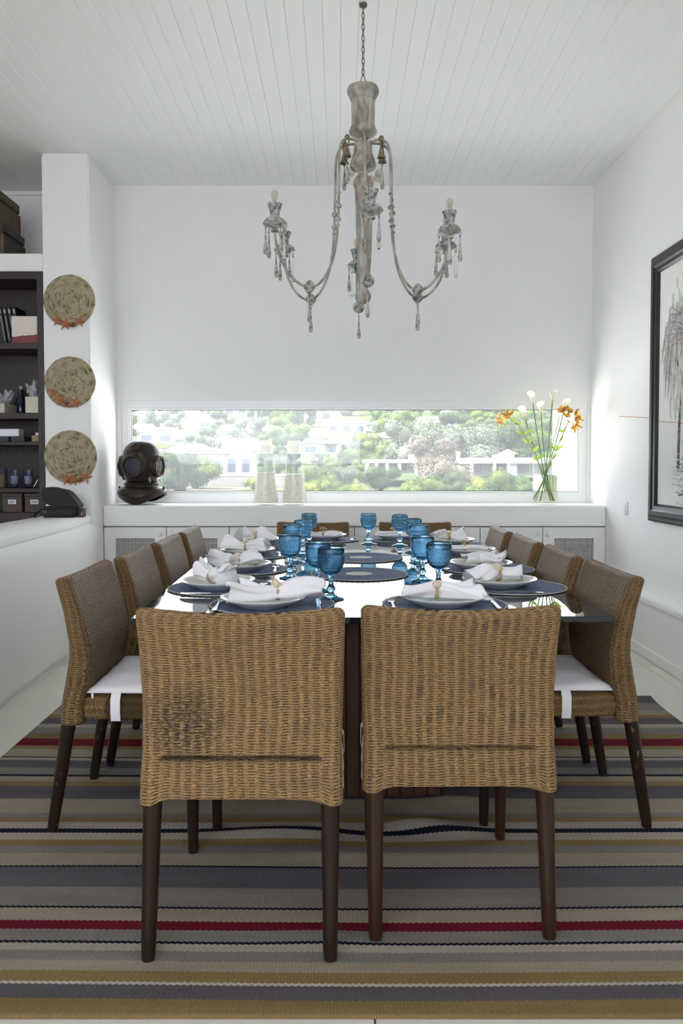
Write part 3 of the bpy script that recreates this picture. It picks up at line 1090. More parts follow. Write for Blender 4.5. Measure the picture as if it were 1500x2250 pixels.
chair('woven seagrass chair with a dark stained patch, back to the camera, left of the pair', -0.249, 1.955, 0.0, BACK_HI, SEAT_HI, LEG_R, LEG_F, 0.995)
chair('clean woven seagrass chair with warm brown legs, back to the camera, right of the pair', 0.321, 2.045, math.radians(0.6), BACK_HI2, SEAT_HI, LEG_R2, LEG_F2, 0.985)
ordn = ['nearest', 'second', 'third', 'farthest']
LY = [2.885, 3.475, 4.06, 4.65]
LX = [-0.965, -0.945, -0.93, -0.925]
RX = [1.047, 1.030, 1.012, 1.000]
for i in range(4):
    end = 'nearest the camera' if i == 0 else 'farthest from the camera' if i == 3 else f'{ordn[i]} from the camera'
    extra = ' with white cushion' if i == 0 else ''
    chair(f'woven seagrass chair{extra} on the left side of the table, {end}', LX[i], LY[i], -PI / 2 + 0.02 * (i % 2), BACK_LO, SEAT_LO, LEG_R, LEG_F, 0.982)
    chair(f'woven seagrass chair{extra} on the right side of the table, {end}', RX[i], LY[i] + 0.03, PI / 2 - 0.025 * (i % 2), BACK_LO, SEAT_LO, LEG_R, LEG_F, 0.982)
chair('woven seagrass chair at the far end of the table, left of the two', -0.19, 5.86, PI, BACK_LO, SEAT_LO, LEG_R, LEG_F, 0.945, 0.0)
chair('woven seagrass chair at the far end of the table, right of the two', 0.55, 5.86, PI, BACK_LO, SEAT_LO, LEG_R, LEG_F, 0.945, 0.0)


# seat cushions
def cushion_mesh():
    n = 40
    s = np.linspace(-1, 1, n)
    X, Y = np.meshgrid(s, s)
    hw, hd = 0.232, 0.225
    edge = np.clip((1 - np.maximum(np.abs(X), np.abs(Y))) / 0.55, 0, 1) ** 0.55
    rip = 0.0025 * np.sin(9 * X + 3 * Y) * (1 - edge) * edge * 4
    top = 0.008 + 0.034 * edge + rip
    px = X * hw * (1 - 0.03 * np.abs(Y) ** 2)
    py = Y * hd * (1 - 0.05 * np.cos(X * PI / 2) * np.abs(Y) ** 4)
    a = np.stack([px, py, top], -1)
    b = np.stack([px, py, np.full_like(X, 0.002)], -1)
    me = grid_mesh('cover', a, np.stack([X, Y], -1))
    bm = bmesh.new()
    bm.from_mesh(me)
    ge = [e for e in bm.edges if e.is_boundary]
    r = bmesh.ops.extrude_edge_only(bm, edges=ge)
    vv = [g for g in r['geom'] if isinstance(g, bmesh.types.BMVert)]
    for g in vv:
        g.co.z = 0.001
    bmesh.ops.contextual_create(bm, geom=[g for g in r['geom'] if isinstance(g, bmesh.types.BMEdge)])
    bm.to_mesh(me)
    bm.free()
    me.materials.append(M['cushion'])
    return me


CUSH = cushion_mesh()


def cushion(label, x, y, rz, straps, z=0.476, zipper=False, cords=()):
    t = thing('seat_cushion', label, 'cushion', (x, y, z), rz, 'white seat cushions')
    link_mesh('cover', CUSH, None, t)
    hw, hd = 0.232, 0.225
    loop = [(hw * sx, hd * sy, 0.006) for sx, sy in ((-1, -1), (0, -0.95), (1, -1), (1, 0), (1, 1), (0, 0.95), (-1, 1), (-1, 0))]
    pts = []
    for i in range(8):
        a, b = Vector(loop[i]), Vector(loop[(i + 1) % 8])
        pts += [a.lerp(b, q / 4) for q in range(4)]
    MB().tube(pts, 0.0038, 6, closed=True).build('piping', M['cushion'], t)
    for side, off in straps:
        m = MB()
        x1 = side * hw
        path = [(x1 - side * 0.012, 0.008), (x1 + side * 0.004, 0.004), (x1 + side * 0.020, -0.015), (x1 + side * 0.021, -0.06), (x1 + side * 0.015, -0.088), (x1 - side * 0.02, -0.097)]
        vs = []
        for px, pz in path:
            for yy in (off - 0.016, off + 0.016):
                vs.append((px, yy, pz))
        for px, pz in path:
            for yy in (off - 0.016, off + 0.016):
                vs.append((px + side * 0.002, yy, pz + 0.0015))
        n2 = len(path) * 2
        fs = []
        for i in range(len(path) - 1):
            q = 2 * i
            fs += [(q, q + 1, q + 3, q + 2), (n2 + q, n2 + q + 2, n2 + q + 3, n2 + q + 1), (q, q + 2, n2 + q + 2, n2 + q), (q + 1, n2 + q + 1, n2 + q + 3, q + 3)]
        m.add(vs, fs).build('strap', M['cushion'], t, angle=60)
    if zipper:
        sd, off = zipper
        z_ = MB().rng(-0.004, 0.004, -0.003, 0.003, -0.032, 0.002).rng(-0.0025, 0.0025, -0.002, 0.002, -0.045, -0.030, 1)
        z_.build('zip_pull', [M['cushion'], M['brass_dark']], t, (sd * (hw + 0.004), off, 0.004))
    for sd, off in cords:
        for q in range(2):
            m = MB().tube([(sd * hw, off, 0.0), (sd * (hw + 0.016), off + 0.01, -0.03 - 0.03 * q), (sd * (hw + 0.020), off, -0.10 - 0.05 * q), (sd * (hw + 0.012), off - 0.01, -0.13 - 0.05 * q)], 0.0015, 6)
            m.build('tie_cord', M['cushion'], t)
    return t


cushion('white seat cushion with zip pull and hanging strap on the nearest left-side chair', -0.625, 2.892, -PI / 2, [(1, 0.12 - 0.24)], 0.474, zipper=(1, -0.20))
cushion('white seat cushion with hanging strap on the nearest right-side chair', 0.705, 2.922, PI / 2, [(-1, -0.06)], 0.474)
cushion('white seat cushion edge and tie cords on the dark stained front chair', -0.240, 2.30, 0.0, [(1, 0.0)], 0.478, cords=[(1, -0.05)])
cushion('white seat cushion with tie cords on the clean front chair', 0.318, 2.38, 0.0, [(-1, 0.0)], 0.472, cords=[(-1, -0.05)])

# ================================================================== TABLE SETTING
# table-local seats: (key phrase, plate x, plate y, facing, world)
PH = ['near end of table, left place', 'near end of table, right place',
      'left side, place nearest the camera', 'left side, second place from the camera', 'left side, third place from the camera', 'left side, place farthest from the camera',
      'right side, place nearest the camera', 'right side, second place from the camera', 'right side, third place from the camera', 'right side, place farthest from the camera',
      'far end of table, left place', 'far end of table, right place']
PLATES = [(-0.262, 2.755), (0.359, 2.775), (-0.482, 3.163), (-0.462, 3.70), (-0.495, 4.32), (-0.505, 4.93),
          (0.643, 3.201), (0.661, 3.737), (0.700, 4.34), (0.683, 4.90), (-0.100, 5.20), (0.380, 5.21)]
FACE = [0, 0] + [-PI / 2] * 4 + [PI / 2] * 4 + [PI, PI]         # direction the guest looks: rotation of local +y
MATS = [(-0.235, 2.80), (0.370, 2.80), (-0.462, 3.18), (-0.455, 3.73), (-0.470, 4.33), (-0.490, 4.93),
        (0.690, 3.20), (0.695, 3.75), (0.69, 4.34), (0.665, 4.90), (-0.09, 5.20), (0.38, 5.21)]


def mat_mesh(R, hub):
    mb = MB()
    n = 64
    prof = [(0.0, 0.0045)]
    rings = 11
    r0 = 0.065 if hub else 0.0
    for i in range(rings):
        ra = R * (i + 0.15) / rings
        rb = R * (i + 0.85) / rings
        prof += [(max(ra, 0.004), 0.0036), ((ra + rb) / 2, 0.0050), (rb, 0.0036)]
    prof += [(R, 0.003), (R, 0.0003), (0.0, 0.0003)]
    mb.lathe(prof, n)
    me = mb.mesh('mat', angle=80)
    if hub:
        for p in me.polygons:
            c = p.center
            if math.hypot(c.x, c.y) < 0.062:
                p.material_index = 2
    return me


def fringe_mesh(R):
    mb = MB()
    n = 120
    rj = random.Random(3)
    pts = []
    for i in range(n):
        a = 2 * PI * i / n
        r = R + 0.002 + 0.0035 * (i % 2) + rj.uniform(-0.001, 0.001)
        pts.append((r * math.cos(a), r * math.sin(a), 0.003 + 0.0008 * (i % 2)))
    mb.tube(pts, 0.0026, 5, closed=True)
    return mb.mesh('fringe', angle=60)


MAT_ME, MATHUB_ME, FR_ME = mat_mesh(0.212, False), mat_mesh(0.212, True), fringe_mesh(0.212)
for q in (MAT_ME, MATHUB_ME):
    for mm in (M['mat_blue'], M['mat_edge'], M['mat_hub']):
        q.materials.append(mm)
FR_ME.materials.append(M['mat_edge'])


def placemat(label, x, y, me, group, tilt=0.0, z=TZ + 0.0005):
    t = thing('placemat', label, 'placemat', (x, y, z), 0, group)
    link_mesh('mat', me, None, t)
    link_mesh('fringe', FR_ME, None, t)
    return t


for i, (x, y) in enumerate(MATS):
    placemat(f'round blue woven placemat with pale fringe on {PH[i]}', x, y, MAT_ME, 'round blue placemats')
placemat('round blue mat with bleached centre in the table middle, nearer the camera', 0.089, 3.57, MATHUB_ME, 'round blue centre mats')
placemat('round blue mat with bleached centre in the table middle, farther from the camera', 0.115, 4.20, MATHUB_ME, 'round blue centre mats')

# plates
plate_prof_out = [(0.0, 0.0), (0.085, 0.0), (0.088, 0.004), (0.112, 0.011), (0.138, 0.024), (0.1475, 0.0305)]
rim = MB().shell(plate_prof_out + [(0.1480, 0.0325), (0.1465, 0.0335), (0.1380, 0.0285)], 64)
PL_RIM = rim.mesh('rim', angle=70)
PL_RIM.materials.append(M['china'])
PL_IN = MB().shell([(0.1380, 0.0285), (0.118, 0.0165), (0.095, 0.009), (0.06, 0.0062), (0.0, 0.0058)], 64).mesh('well', angle=80)
PL_IN.materials.append(M['celadon'])
for i, (x, y) in enumerate(PLATES):
    t = thing('dinner_plate', f'white dinner plate with celadon inside on {PH[i]}', 'plate', (x, y, TZ + 0.0055), 0, 'dinner plates')
    link_mesh('rim', PL_RIM, None, t)
    link_mesh('well', PL_IN, None, t)


# napkins: gathered in the middle by a ring, fanning out at both ends
def napkin_mesh(seed, L=0.25, wide=0.13, peak=0.045, skew=0.3, flat=False):
    rj = random.Random(seed)
    nt_, ns = 46, 60
    P = np.zeros((nt_, ns, 3))
    UV = np.zeros((nt_, ns, 2))
    ph = [rj.uniform(0, 6.28) for _ in range(6)]
    pos = rj.uniform(0.38, 0.55)
    wl, wr = rj.uniform(0.75, 1.1) * wide, rj.uniform(0.75, 1.1) * wide
    for i in range(nt_):
        t = i / (nt_ - 1)
        d = (t - pos)
        g = min(1.0, (abs(d) / (0.55 if d > 0 else 0.5)) ** 0.75)      # 0 at the ring
        hw = 0.022 + (wr if d > 0 else wl) * 0.5 * g
        for j in range(ns):
            a = 2 * PI * j / ns
            # flattened closed section with pleats
            cx, cz = math.cos(a), math.sin(a)
            pl_ = 1 + 0.12 * math.sin(5 * a + ph[0] + 3 * t) * (0.4 + 0.6 * (1 - g)) + 0.10 * math.sin(3 * a + ph[1] + 5 * d)
            th = (0.017 * (1 - g) + (0.012 + 0.5 * peak * g) * (0.55 + 0.45 * math.sin(ph[2] + 4 * t) ** 2))
            y = hw * cx * pl_ + skew * 0.03 * math.sin(3 * t + ph[3])
            z = th * cz * pl_ + th + 0.012 * g * math.sin(2.2 * cx + ph[4] + 4 * t) + (0.010 * g * math.sin(7 * cx + ph[5]))
            x = L * (t - 0.5) + 0.022 * g * math.sin(2.5 * cx + ph[5]) * (1 if d > 0 else -1)
            P[i, j] = (x, y, max(z, 0.001) * (0.55 if flat else 1.0))
            UV[i, j] = (j / ns, t)
    me = grid_mesh('napkin', P, UV, closed_u=True)
    bm = bmesh.new()
    bm.from_mesh(me)
    bm.verts.ensure_lookup_table()
    rings = [(r, [bm.verts[r * ns + j] for j in range(ns)]) for r in (0, nt_ - 1)]
    for r, ring in rings:
        c = sum((v.co for v in ring), Vector()) / ns
        # ends sunk inwards as the open mouth of the folded cloth
        c.x += 0.03 if r == 0 else -0.03
        cv = bm.verts.new(c)
        for j in range(ns):
            f_ = (ring[j], ring[(j + 1) % ns], cv)
            bm.faces.new(f_ if r else f_[::-1]).smooth = True
    bm.to_mesh(me)
    bm.free()
    me.materials.append(M['linen'])
    return me, L * (pos - 0.5)


def ring_mesh(seed):
    rj = random.Random(seed)
    mb = MB()
    for k in range(3):
        pts = [(0.004 * (k - 1) + 0.002 * math.sin(3 * a + k), 0.027 * math.cos(a), 0.024 + 0.024 * math.sin(a)) for a in [2 * PI * i / 24 for i in range(24)]]
        mb.tube(pts, 0.0026, 6, closed=True)
    return mb


def shell_mb(seed):
    rj = random.Random(seed)
    mb = MB()
    kind = seed % 3
    if kind == 0:      # whelk
        n = 22
        pts, rad = [], []
        for i in range(n):
            t = i / (n - 1)
            a = t * 4.2 * PI
            r = 0.013 * (1 - t) ** 1.0
            pts.append((0.030 * t - 0.012, r * math.cos(a), 0.012 + r * math.sin(a)))
            rad.append(0.0115 * (1 - t) + 0.0012)
        mb.tube(pts, rad, 8)
    elif kind == 1:    # cockle fan
        vs, fs = [], []
        n, k = 14, 6
        for i in range(n):
            a = -1.15 + 2.3 * i / (n - 1)
            for j in range(k):
                q = j / (k - 1)
                r = 0.030 * q
                vs.append((r * math.sin(a), r * math.cos(a) - 0.012, 0.013 * math.sin(PI * min(1, 0.15 + 0.85 * q)) + 0.0015 * (i % 2) + 0.004))
        for i in range(n - 1):
            for j in range(k - 1):
                fs.append((i * k + j, i * k + j + 1, (i + 1) * k + j + 1, (i + 1) * k + j))
        mb.add(vs, fs)
    else:              # round snail shell
        mb.ball((0, 0, 0.010), (0.017, 0.015, 0.013), 14, 8)
        mb.ball((0.010, 0.004, 0.013), (0.009, 0.009, 0.008), 10, 6)
    return mb


NROT = [0.10, 0.05, 2.2, 0.7, -0.2, 0.5, 0.25, 0.0, 0.12, 0.2, 0.05, -0.35]
NSTY = [(0.30, 0.135, 0.060, False), (0.27, 0.13, 0.045, False), (0.17, 0.09, 0.075, False), (0.27, 0.17, 0.055, False), (0.26, 0.13, 0.055, False), (0.22, 0.13, 0.070, False),
        (0.24, 0.12, 0.045, False), (0.20, 0.12, 0.055, False), (0.25, 0.10, 0.040, True), (0.21, 0.13, 0.065, False), (0.22, 0.10, 0.045, True), (0.27, 0.12, 0.05, True)]
NOFF = [(0.045, 0.0), (0.0, 0.0), (-0.015, -0.02), (-0.01, -0.02), (-0.01, 0.0), (-0.01, 0.0), (-0.01, 0.0), (0.01, 0.0), (0.0, 0.0), (-0.01, 0.0), (0.0, 0.0), (0.0, 0.0)]
for i, (x, y) in enumerate(PLATES):
    L, wd, pk, fl = NSTY[i]
    if i > 1:
        L, wd, pk = L * 0.90, wd * 0.80, pk * 0.80
    else:
        wd, pk = wd * 0.92, pk * 0.85
    me, rx = napkin_mesh(100 + i, L, wd, pk, 0.5, fl)
    zb = TZ + 0.0055 + 0.022
    px, py = x + NOFF[i][0], y + NOFF[i][1]
    o = link_mesh('napkin', me, None, None, (px, py, zb), (0, 0, NROT[i]))
    tag(o, f'folded white linen napkin on the plate, {PH[i]}', 'napkin', 'white linen napkins')
    r = thing('napkin_ring', f'twine napkin ring with a shell around the napkin, {PH[i]}', 'napkin ring',
              (px + rx * math.cos(NROT[i]), py + rx * math.sin(NROT[i]), zb - 0.002), NROT[i], 'shell napkin rings')
    rg = ring_mesh(i)
    rg.build('twine', M['twine'], r)
    shell_mb([0, 2, 2, 2, 0, 2, 0, 1, 1, 2, 1, 1][i] + 3 * i).build('shell', M['shell'], r, (0, -0.010, 0.040))


# cutlery, local +y towards the table middle
def fork_mb():
    mb = MB()
    vs, fs = [], []
    prof = [(-0.098, 0.0085, 0.0), (-0.07, 0.0075, 0.001), (-0.02, 0.0034, 0.004), (0.025, 0.0030, 0.006), (0.045, 0.008, 0.004), (0.060, 0.0115, 0.002), (0.068, 0.0115, 0.002)]
    th = 0.0018
    for yy, hw, zz in prof:
        vs += [(-hw, yy, zz), (hw, yy, zz), (hw, yy, zz + th), (-hw, yy, zz + th)]
    for i in range(len(prof) - 1):
        q = 4 * i
        for a, b in ((0, 1), (1, 2), (2, 3), (3, 0)):
            fs.append((q + a, q + b, q + 4 + b, q + 4 + a))
    fs += [(0, 3, 2, 1), tuple(len(vs) - 4 + k for k in range(4))]
    mb.add(vs, fs)
    for k in range(4):
        x = -0.0098 + 0.00655 * k
        mb.add([(x - 0.0016, 0.066, 0.002), (x + 0.0016, 0.066, 0.002), (x + 0.0016, 0.066, 0.0038), (x - 0.0016, 0.066, 0.0038),
                (x - 0.0008, 0.102, 0.006), (x + 0.0008, 0.102, 0.006), (x + 0.0008, 0.102, 0.0072), (x - 0.0008, 0.102, 0.0072)],
               [(0, 1, 5, 4), (1, 2, 6, 5), (2, 3, 7, 6), (3, 0, 4, 7), (4, 5, 6, 7)])
    return mb


def knife_mb():
    mb = MB()
    mb.prism([(-0.007, -0.115), (0.007, -0.115), (0.0062, -0.02), (0.0062, 0.0), (-0.0062, 0.0), (-0.0062, -0.02)], 0.0, 0.0055)
    mb.prism([(-0.0062, 0.0), (0.0062, 0.0), (0.010, 0.02), (0.010, 0.085), (0.004, 0.112), (-0.0062, 0.115)], 0.001, 0.0028)
    return mb


def spoon_mb():
    mb = MB()
    vs, fs = [], []
    prof = [(-0.085, 0.0075, 0.0), (-0.05, 0.006, 0.001), (0.0, 0.003, 0.004), (0.028, 0.0030, 0.005), (0.036, 0.010, 0.004), (0.05, 0.0165, 0.002), (0.066, 0.0165, 0.0015), (0.080, 0.010, 0.003), (0.085, 0.003, 0.004)]
    th = 0.0016
    for yy, hw, zz in prof:
        sag = 0.004 if hw > 0.009 else 0
        vs += [(-hw, yy, zz + sag * 0.5), (0, yy, zz - sag * 0.4 + 0.0004), (hw, yy, zz + sag * 0.5), (hw, yy, zz + th + sag * 0.5), (0, yy, zz + th - sag * 0.4 + 0.0004), (-hw, yy, zz + th + sag * 0.5)]
    for i in range(len(prof) - 1):
        q = 6 * i
        for a in range(6):
            b = (a + 1) % 6
            fs.append((q + a, q + b, q + 6 + b, q + 6 + a))
    fs += [(5, 4, 3, 2, 1, 0), tuple(len(vs) - 6 + k for k in range(6))]
    return mb.add(vs, fs)


FORK, KNIFE, SPOON = fork_mb().mesh('fork'), knife_mb().mesh('knife', bevel=0.0006), spoon_mb().mesh('spoon')
for q in (FORK, KNIFE, SPOON):
    q.materials.append(M['steel'])
for i, (x, y) in enumerate(MATS):
    px, py = PLATES[i]
    a = FACE[i]
    R = Matrix.Rotation(a, 3, 'Z')
    rj = random.Random(i + 60)
    for nm, me, lx, ly, rr in (('fork', FORK, -0.178, 0.0, 0.0), ('knife', KNIFE, 0.176, -0.01, 0.0), ('spoon', SPOON, 0.01, 0.172, PI / 2)):
        if i >= 2 and nm == 'knife':
            ly = -0.02
        if i == 0 and nm == 'fork':
            lx, ly = -0.170, -0.02
        if i == 1 and nm == 'fork':
            lx, ly = -0.180, -0.035
        p = R @ Vector((lx, ly + rj.uniform(-0.012, 0.012), 0))
        o = link_mesh(nm, me, None, None, (0.5 * (x + px) + p.x, 0.5 * (y + py) + p.y, TZ + 0.0058), (0, 0, a + rr + rj.uniform(-0.08, 0.08)))
        tag(o, f'silver {"dessert spoon" if nm == "spoon" else "table " + nm} set on {PH[i]}', nm, f'silver {nm}s'.replace('knifes', 'knives'))


# blue hobnail goblets
def goblet_meshes():
    n = 104
    out = []
    bowl = [(0.0125, 0.088), (0.022, 0.093), (0.033, 0.101), (0.0415, 0.113), (0.0465, 0.128), (0.0488, 0.145), (0.0492, 0.162)]
    zs = np.linspace(0.088, 0.163, 40)
    br = np.interp(zs, [b[1] for b in bowl], [b[0] for b in bowl])
    vs, fs = [], []
    rows = [(0.0, 0.0865, 0)] + [(r, z, 1) for r, z in zip(br, zs)] + [(0.0500, 0.1645, 0), (0.0490, 0.166, 0), (0.0487, 0.185, 0), (0.0482, 0.1895, 0), (0.0468, 0.190, 0),
            (0.0462, 0.186, 0), (0.0455, 0.160, 0), (0.043, 0.130, 0), (0.034, 0.108, 0), (0.018, 0.097, 0), (0.0, 0.0945, 0)]
    for r, z, hb in rows:
        for j in range(n):
            a = 2 * PI * j / n
            rr = r
            if hb and r > 0.015:
                p = 26
                s = (z - 0.088) / 0.0055
                rr += 0.0011 * (abs(math.sin(0.5 * p * a + PI * s * 0.5)) * abs(math.sin(0.5 * p * a - PI * s * 0.5)) * 2 - 0.7)
            vs.append((rr * math.cos(a), rr * math.sin(a), z))
    for i in range(len(rows) - 1):
        for j in range(n):
            j2 = (j + 1) % n
            fs.append((i * n + j, i * n + j2, (i + 1) * n + j2, (i + 1) * n + j))
    b = MB().add(vs, fs).mesh('bowl', angle=180)
    st = MB().lathe([(0.0, 0.0), (0.046, 0.0), (0.0485, 0.0018), (0.0470, 0.0035), (0.030, 0.0075), (0.016, 0.016), (0.0105, 0.024), (0.0105, 0.028), (0.0158, 0.034), (0.0168, 0.039), (0.0152, 0.044), (0.0100, 0.050),
                     (0.0092, 0.058), (0.0098, 0.068), (0.0118, 0.080), (0.0135, 0.0868), (0.0, 0.0868)], 10 * 3).mesh('stem', angle=60)
    for q in (b, st):
        q.materials.append(M['goblet'])
    return b, st


GB, GS = goblet_meshes()
GOB = [(-0.030, 2.915, 'tallest looking, in front of the stained chair napkin'), (-0.082, 3.105, 'half hidden behind the nearest goblet'), (-0.213, 3.457, 'standing alone left of the centre mats'),
       (-0.229, 4.02, 'fourth from the camera in the left row'), (-0.197, 4.33, 'fifth from the camera in the left row'), (-0.185, 4.93, 'last at the far end of the left row'),
       (0.383, 3.078, 'nearest the camera in the right row'), (0.352, 3.374, 'second from the camera in the right row'), (0.397, 4.00, 'third from the camera in the right row'),
       (0.412, 4.46, 'fourth from the camera in the right row'), (0.365, 4.82, 'fifth from the camera in the right row'), (0.180, 4.93, 'alone at the far end between the two rows')]
for i, (x, y, ph) in enumerate(GOB):
    side = 'left' if i < 6 else 'right'
    lab = f'blue hobnail glass goblet, {ph}' if i not in (0, 1, 2) else f'blue hobnail glass goblet of the left row, {["nearest the camera", "second from the camera", "standing left of the near centre mat"][i]}'
    t = thing('goblet', lab, 'goblet', (x, y, TZ + 0.0006), 0.4 * i, 'blue stemmed goblets')
    link_mesh('bowl', GB, None, t)
    link_mesh('stem', GS, None, t)

# ================================================================== WINDOW LEDGE THINGS
LZ = 0.9225


def helmet():
    t = thing('diving_helmet', 'antique dark copper diving helmet with round portholes on the window ledge', 'diving helmet', (-1.570, 6.38, LZ), math.radians(-9))
    sc = 0.98
    # breastplate: flared bib whose front and back lobes hang low and whose shoulders rise
    n, k = 64, 14
    vs, fs = [], []
    for i in range(k):
        q = i / (k - 1)
        for j in range(n):
            a = 2 * PI * j / n
            fr = abs(math.sin(a)) ** 2.0      # 1 at the front and back, 0 at the shoulders
            fr = fr * (1.0 if math.sin(a) < 0 else 0.85)
            rx = 0.128 + 0.070 * q ** 0.7
            ry = 0.118 + 0.055 * q ** 0.9 * (0.9 + 0.3 * fr)
            zt = 0.142
            zb = 0.004 + 0.080 * (1 - fr)
            bulge = 0.016 * math.sin(PI * q)
            z = zt + (zb - zt) * (q ** 1.6)
            rr = 1.0 - (0.22 * max(0, q - 0.72) / 0.28) * fr
            vs.append(((rx + bulge) * rr * math.cos(a), (ry + bulge) * rr * math.sin(a), z))
    m = len(vs)
    vs += [(x * 0.93, y * 0.93, z + 0.002) for x, y, z in vs]
    for i in range(k - 1):
        for j in range(n):
            j2 = (j + 1) % n
            fs.append((i * n + j, (i + 1) * n + j, (i + 1) * n + j2, i * n + j2))
            fs.append((m + i * n + j, m + i * n + j2, m + (i + 1) * n + j2, m + (i + 1) * n + j))
    for j in range(n):
        j2 = (j + 1) % n
        fs.append(((k - 1) * n + j, m + (k - 1) * n + j, m + (k - 1) * n + j2, (k - 1) * n + j2))
    MB().add(vs, fs).build('breastplate', M['copper'], t, angle=60)
    MB().lathe([(0.10, 0.132), (0.134, 0.134), (0.140, 0.142), (0.136, 0.152), (0.140, 0.158), (0.142, 0.166), (0.136, 0.174), (0.120, 0.178), (0.1, 0.178)], 40).build('neck_ring', M['brass_dark'], t)
    dome = [(0.118, 0.176), (0.126, 0.19), (0.140, 0.225), (0.150, 0.27), (0.155, 0.32), (0.154, 0.37), (0.146, 0.415), (0.128, 0.455), (0.098, 0.484), (0.06, 0.501), (0.0, 0.506)]
    MB().lathe(dome, 48).build('dome', M['copper'], t, angle=70)

    def port(name, loc, rot, r, bars):
        p = empty(name, loc)
        p.rotation_euler = rot
        p.parent = t
        MB().lathe([(r * 0.70, -0.030), (r, -0.030), (r, 0.004), (r * 0.97, 0.014), (r * 0.90, 0.020), (r * 0.76, 0.020), (r * 0.70, 0.012), (r * 0.70, -0.03)], 36).build('rim', M['brass_dark'], p)
        MB().lathe([(0.0, 0.004), (r * 0.72, 0.004), (r * 0.72, 0.008), (0.0, 0.011)], 32).build('glass', M['dark_glass'], p)
        for q in range(10):
            a = 2 * PI * q / 10
            MB().ball((r * 0.86 * math.cos(a), r * 0.86 * math.sin(a), 0.020), 0.005, 8, 5).build('stud', M['brass_dark'], p)
        if bars:
            for q in range(3):
                xx = (q - 1) * r * 0.42
                h_ = math.sqrt(r * r * 0.85 - xx * xx)
                MB().tube([(xx, -h_, 0.018), (xx, 0, 0.034), (xx, h_, 0.018)], 0.004, 6).build('guard_bar', M['brass_dark'], p)
    port('front_porthole', (-0.012, -0.148, 0.305), (PI / 2, 0, 0), 0.094, False)
    port('side_porthole', (0.150, -0.030, 0.305), (PI / 2, 0, PI / 2 - 0.12), 0.088, True)
    port('side_porthole', (-0.146, -0.040, 0.305), (PI / 2, 0, -PI / 2 + 0.3), 0.086, True)
    port('top_porthole', (0.0, -0.118, 0.44), (PI / 2 - 0.75, 0, 0), 0.036, False)
    # air and telephone elbows, lug and wing bolts
    MB().tube([(0.085, -0.09, 0.185), (0.10, -0.135, 0.20), (0.105, -0.15, 0.225)], [0.026, 0.024, 0.020], 12).build('air_elbow', M['copper'], t)
    MB().tube([(-0.13, 0.0, 0.20), (-0.152, -0.01, 0.205), (-0.152, -0.01, 0.225)], 0.010, 8).build('lug', M['copper'], t)
    for j in range(8):
        a = 2 * PI * (j + 0.5) / 8
        fr = abs(math.sin(a)) ** 1.5
        zz = 0.100 - 0.045 * fr
        MB().ball((0.176 * math.cos(a), 0.158 * math.sin(a), zz), 0.010, 10, 6).build('stud', M['brass_dark'], t)
    for sx in (-1, 1):
        MB().tube([(sx * 0.182, -0.01, 0.085), (sx * 0.186, -0.01, 0.145)], 0.009, 8).build('wing_bolt', M['copper'], t)
    ring = [(0.168 + 0.013 * math.cos(q * PI / 6), -0.07, 0.185 + 0.013 * math.sin(q * PI / 6)) for q in range(12)]
    MB().tube(ring, 0.0018, 5, closed=True).build('pull_ring', M['brass_dark'], t)


helmet()


def shell_bottle(label, x, fill):
    t = thing('glass_bottle', label, 'bottle', (x, 6.36, LZ), 0, 'glass bottles filled with shells')
    prof = [(0.0, 0.0), (0.098, 0.0), (0.103, 0.008), (0.1015, 0.03), (0.066, 0.40), (0.063, 0.44), (0.066, 0.452), (0.080, 0.462), (0.080, 0.466), (0.063, 0.458), (0.060, 0.44), (0.063, 0.40), (0.0985, 0.03), (0.098, 0.016), (0.0, 0.014)]
    MB().lathe(prof, 48).build('bottle_body', M['bottle_glass'], t, angle=50)
    MB().lathe([(0.0, 0.405), (0.052, 0.405), (0.056, 0.45), (0.058, 0.468), (0.050, 0.500), (0.045, 0.508), (0.0, 0.510)], 28).build('stopper', M['cork'], t)
    rr = lambda z: 0.0985 + (0.063 - 0.0985) * (z - 0.03) / 0.37 - 0.004
    rj = random.Random(int(x * 1000))
    mb = MB()
    mb.lathe([(0.0, 0.018), (rr(0.03) - 0.006, 0.018), (rr(0.03) - 0.005, 0.03), (rr(fill) - 0.005, fill), (0.0, fill + 0.003)], 40)
    for q in range(420):
        a = rj.uniform(0, 2 * PI)
        z = rj.uniform(0.022, fill)
        r = rr(max(z, 0.03)) - 0.0055
        s = rj.uniform(0.004, 0.0075)
        c = (r * math.cos(a), r * math.sin(a), z)
        mb.add([(c[0] + s * p[0] * 0.7, c[1] + s * p[1] * 0.7, c[2] + s * p[2]) for p in ((1, 0, 0), (-1, 0, 0), (0, 1, 0), (0, -1, 0), (0, 0, 0.8), (0, 0, -0.8))],
               [(0, 2, 4), (2, 1, 4), (1, 3, 4), (3, 0, 4), (2, 0, 5), (1, 2, 5), (3, 1, 5), (0, 3, 5)])
    o = mb.build('shell_fill', M['shells'], t, angle=30)
    o['kind'] = 'stuff'


shell_bottle('tapered glass bottle of small shells on the ledge, beside the helmet side', -0.583, 0.255)
shell_bottle('tapered glass bottle of small shells on the ledge, on the vase side', -0.356, 0.240)


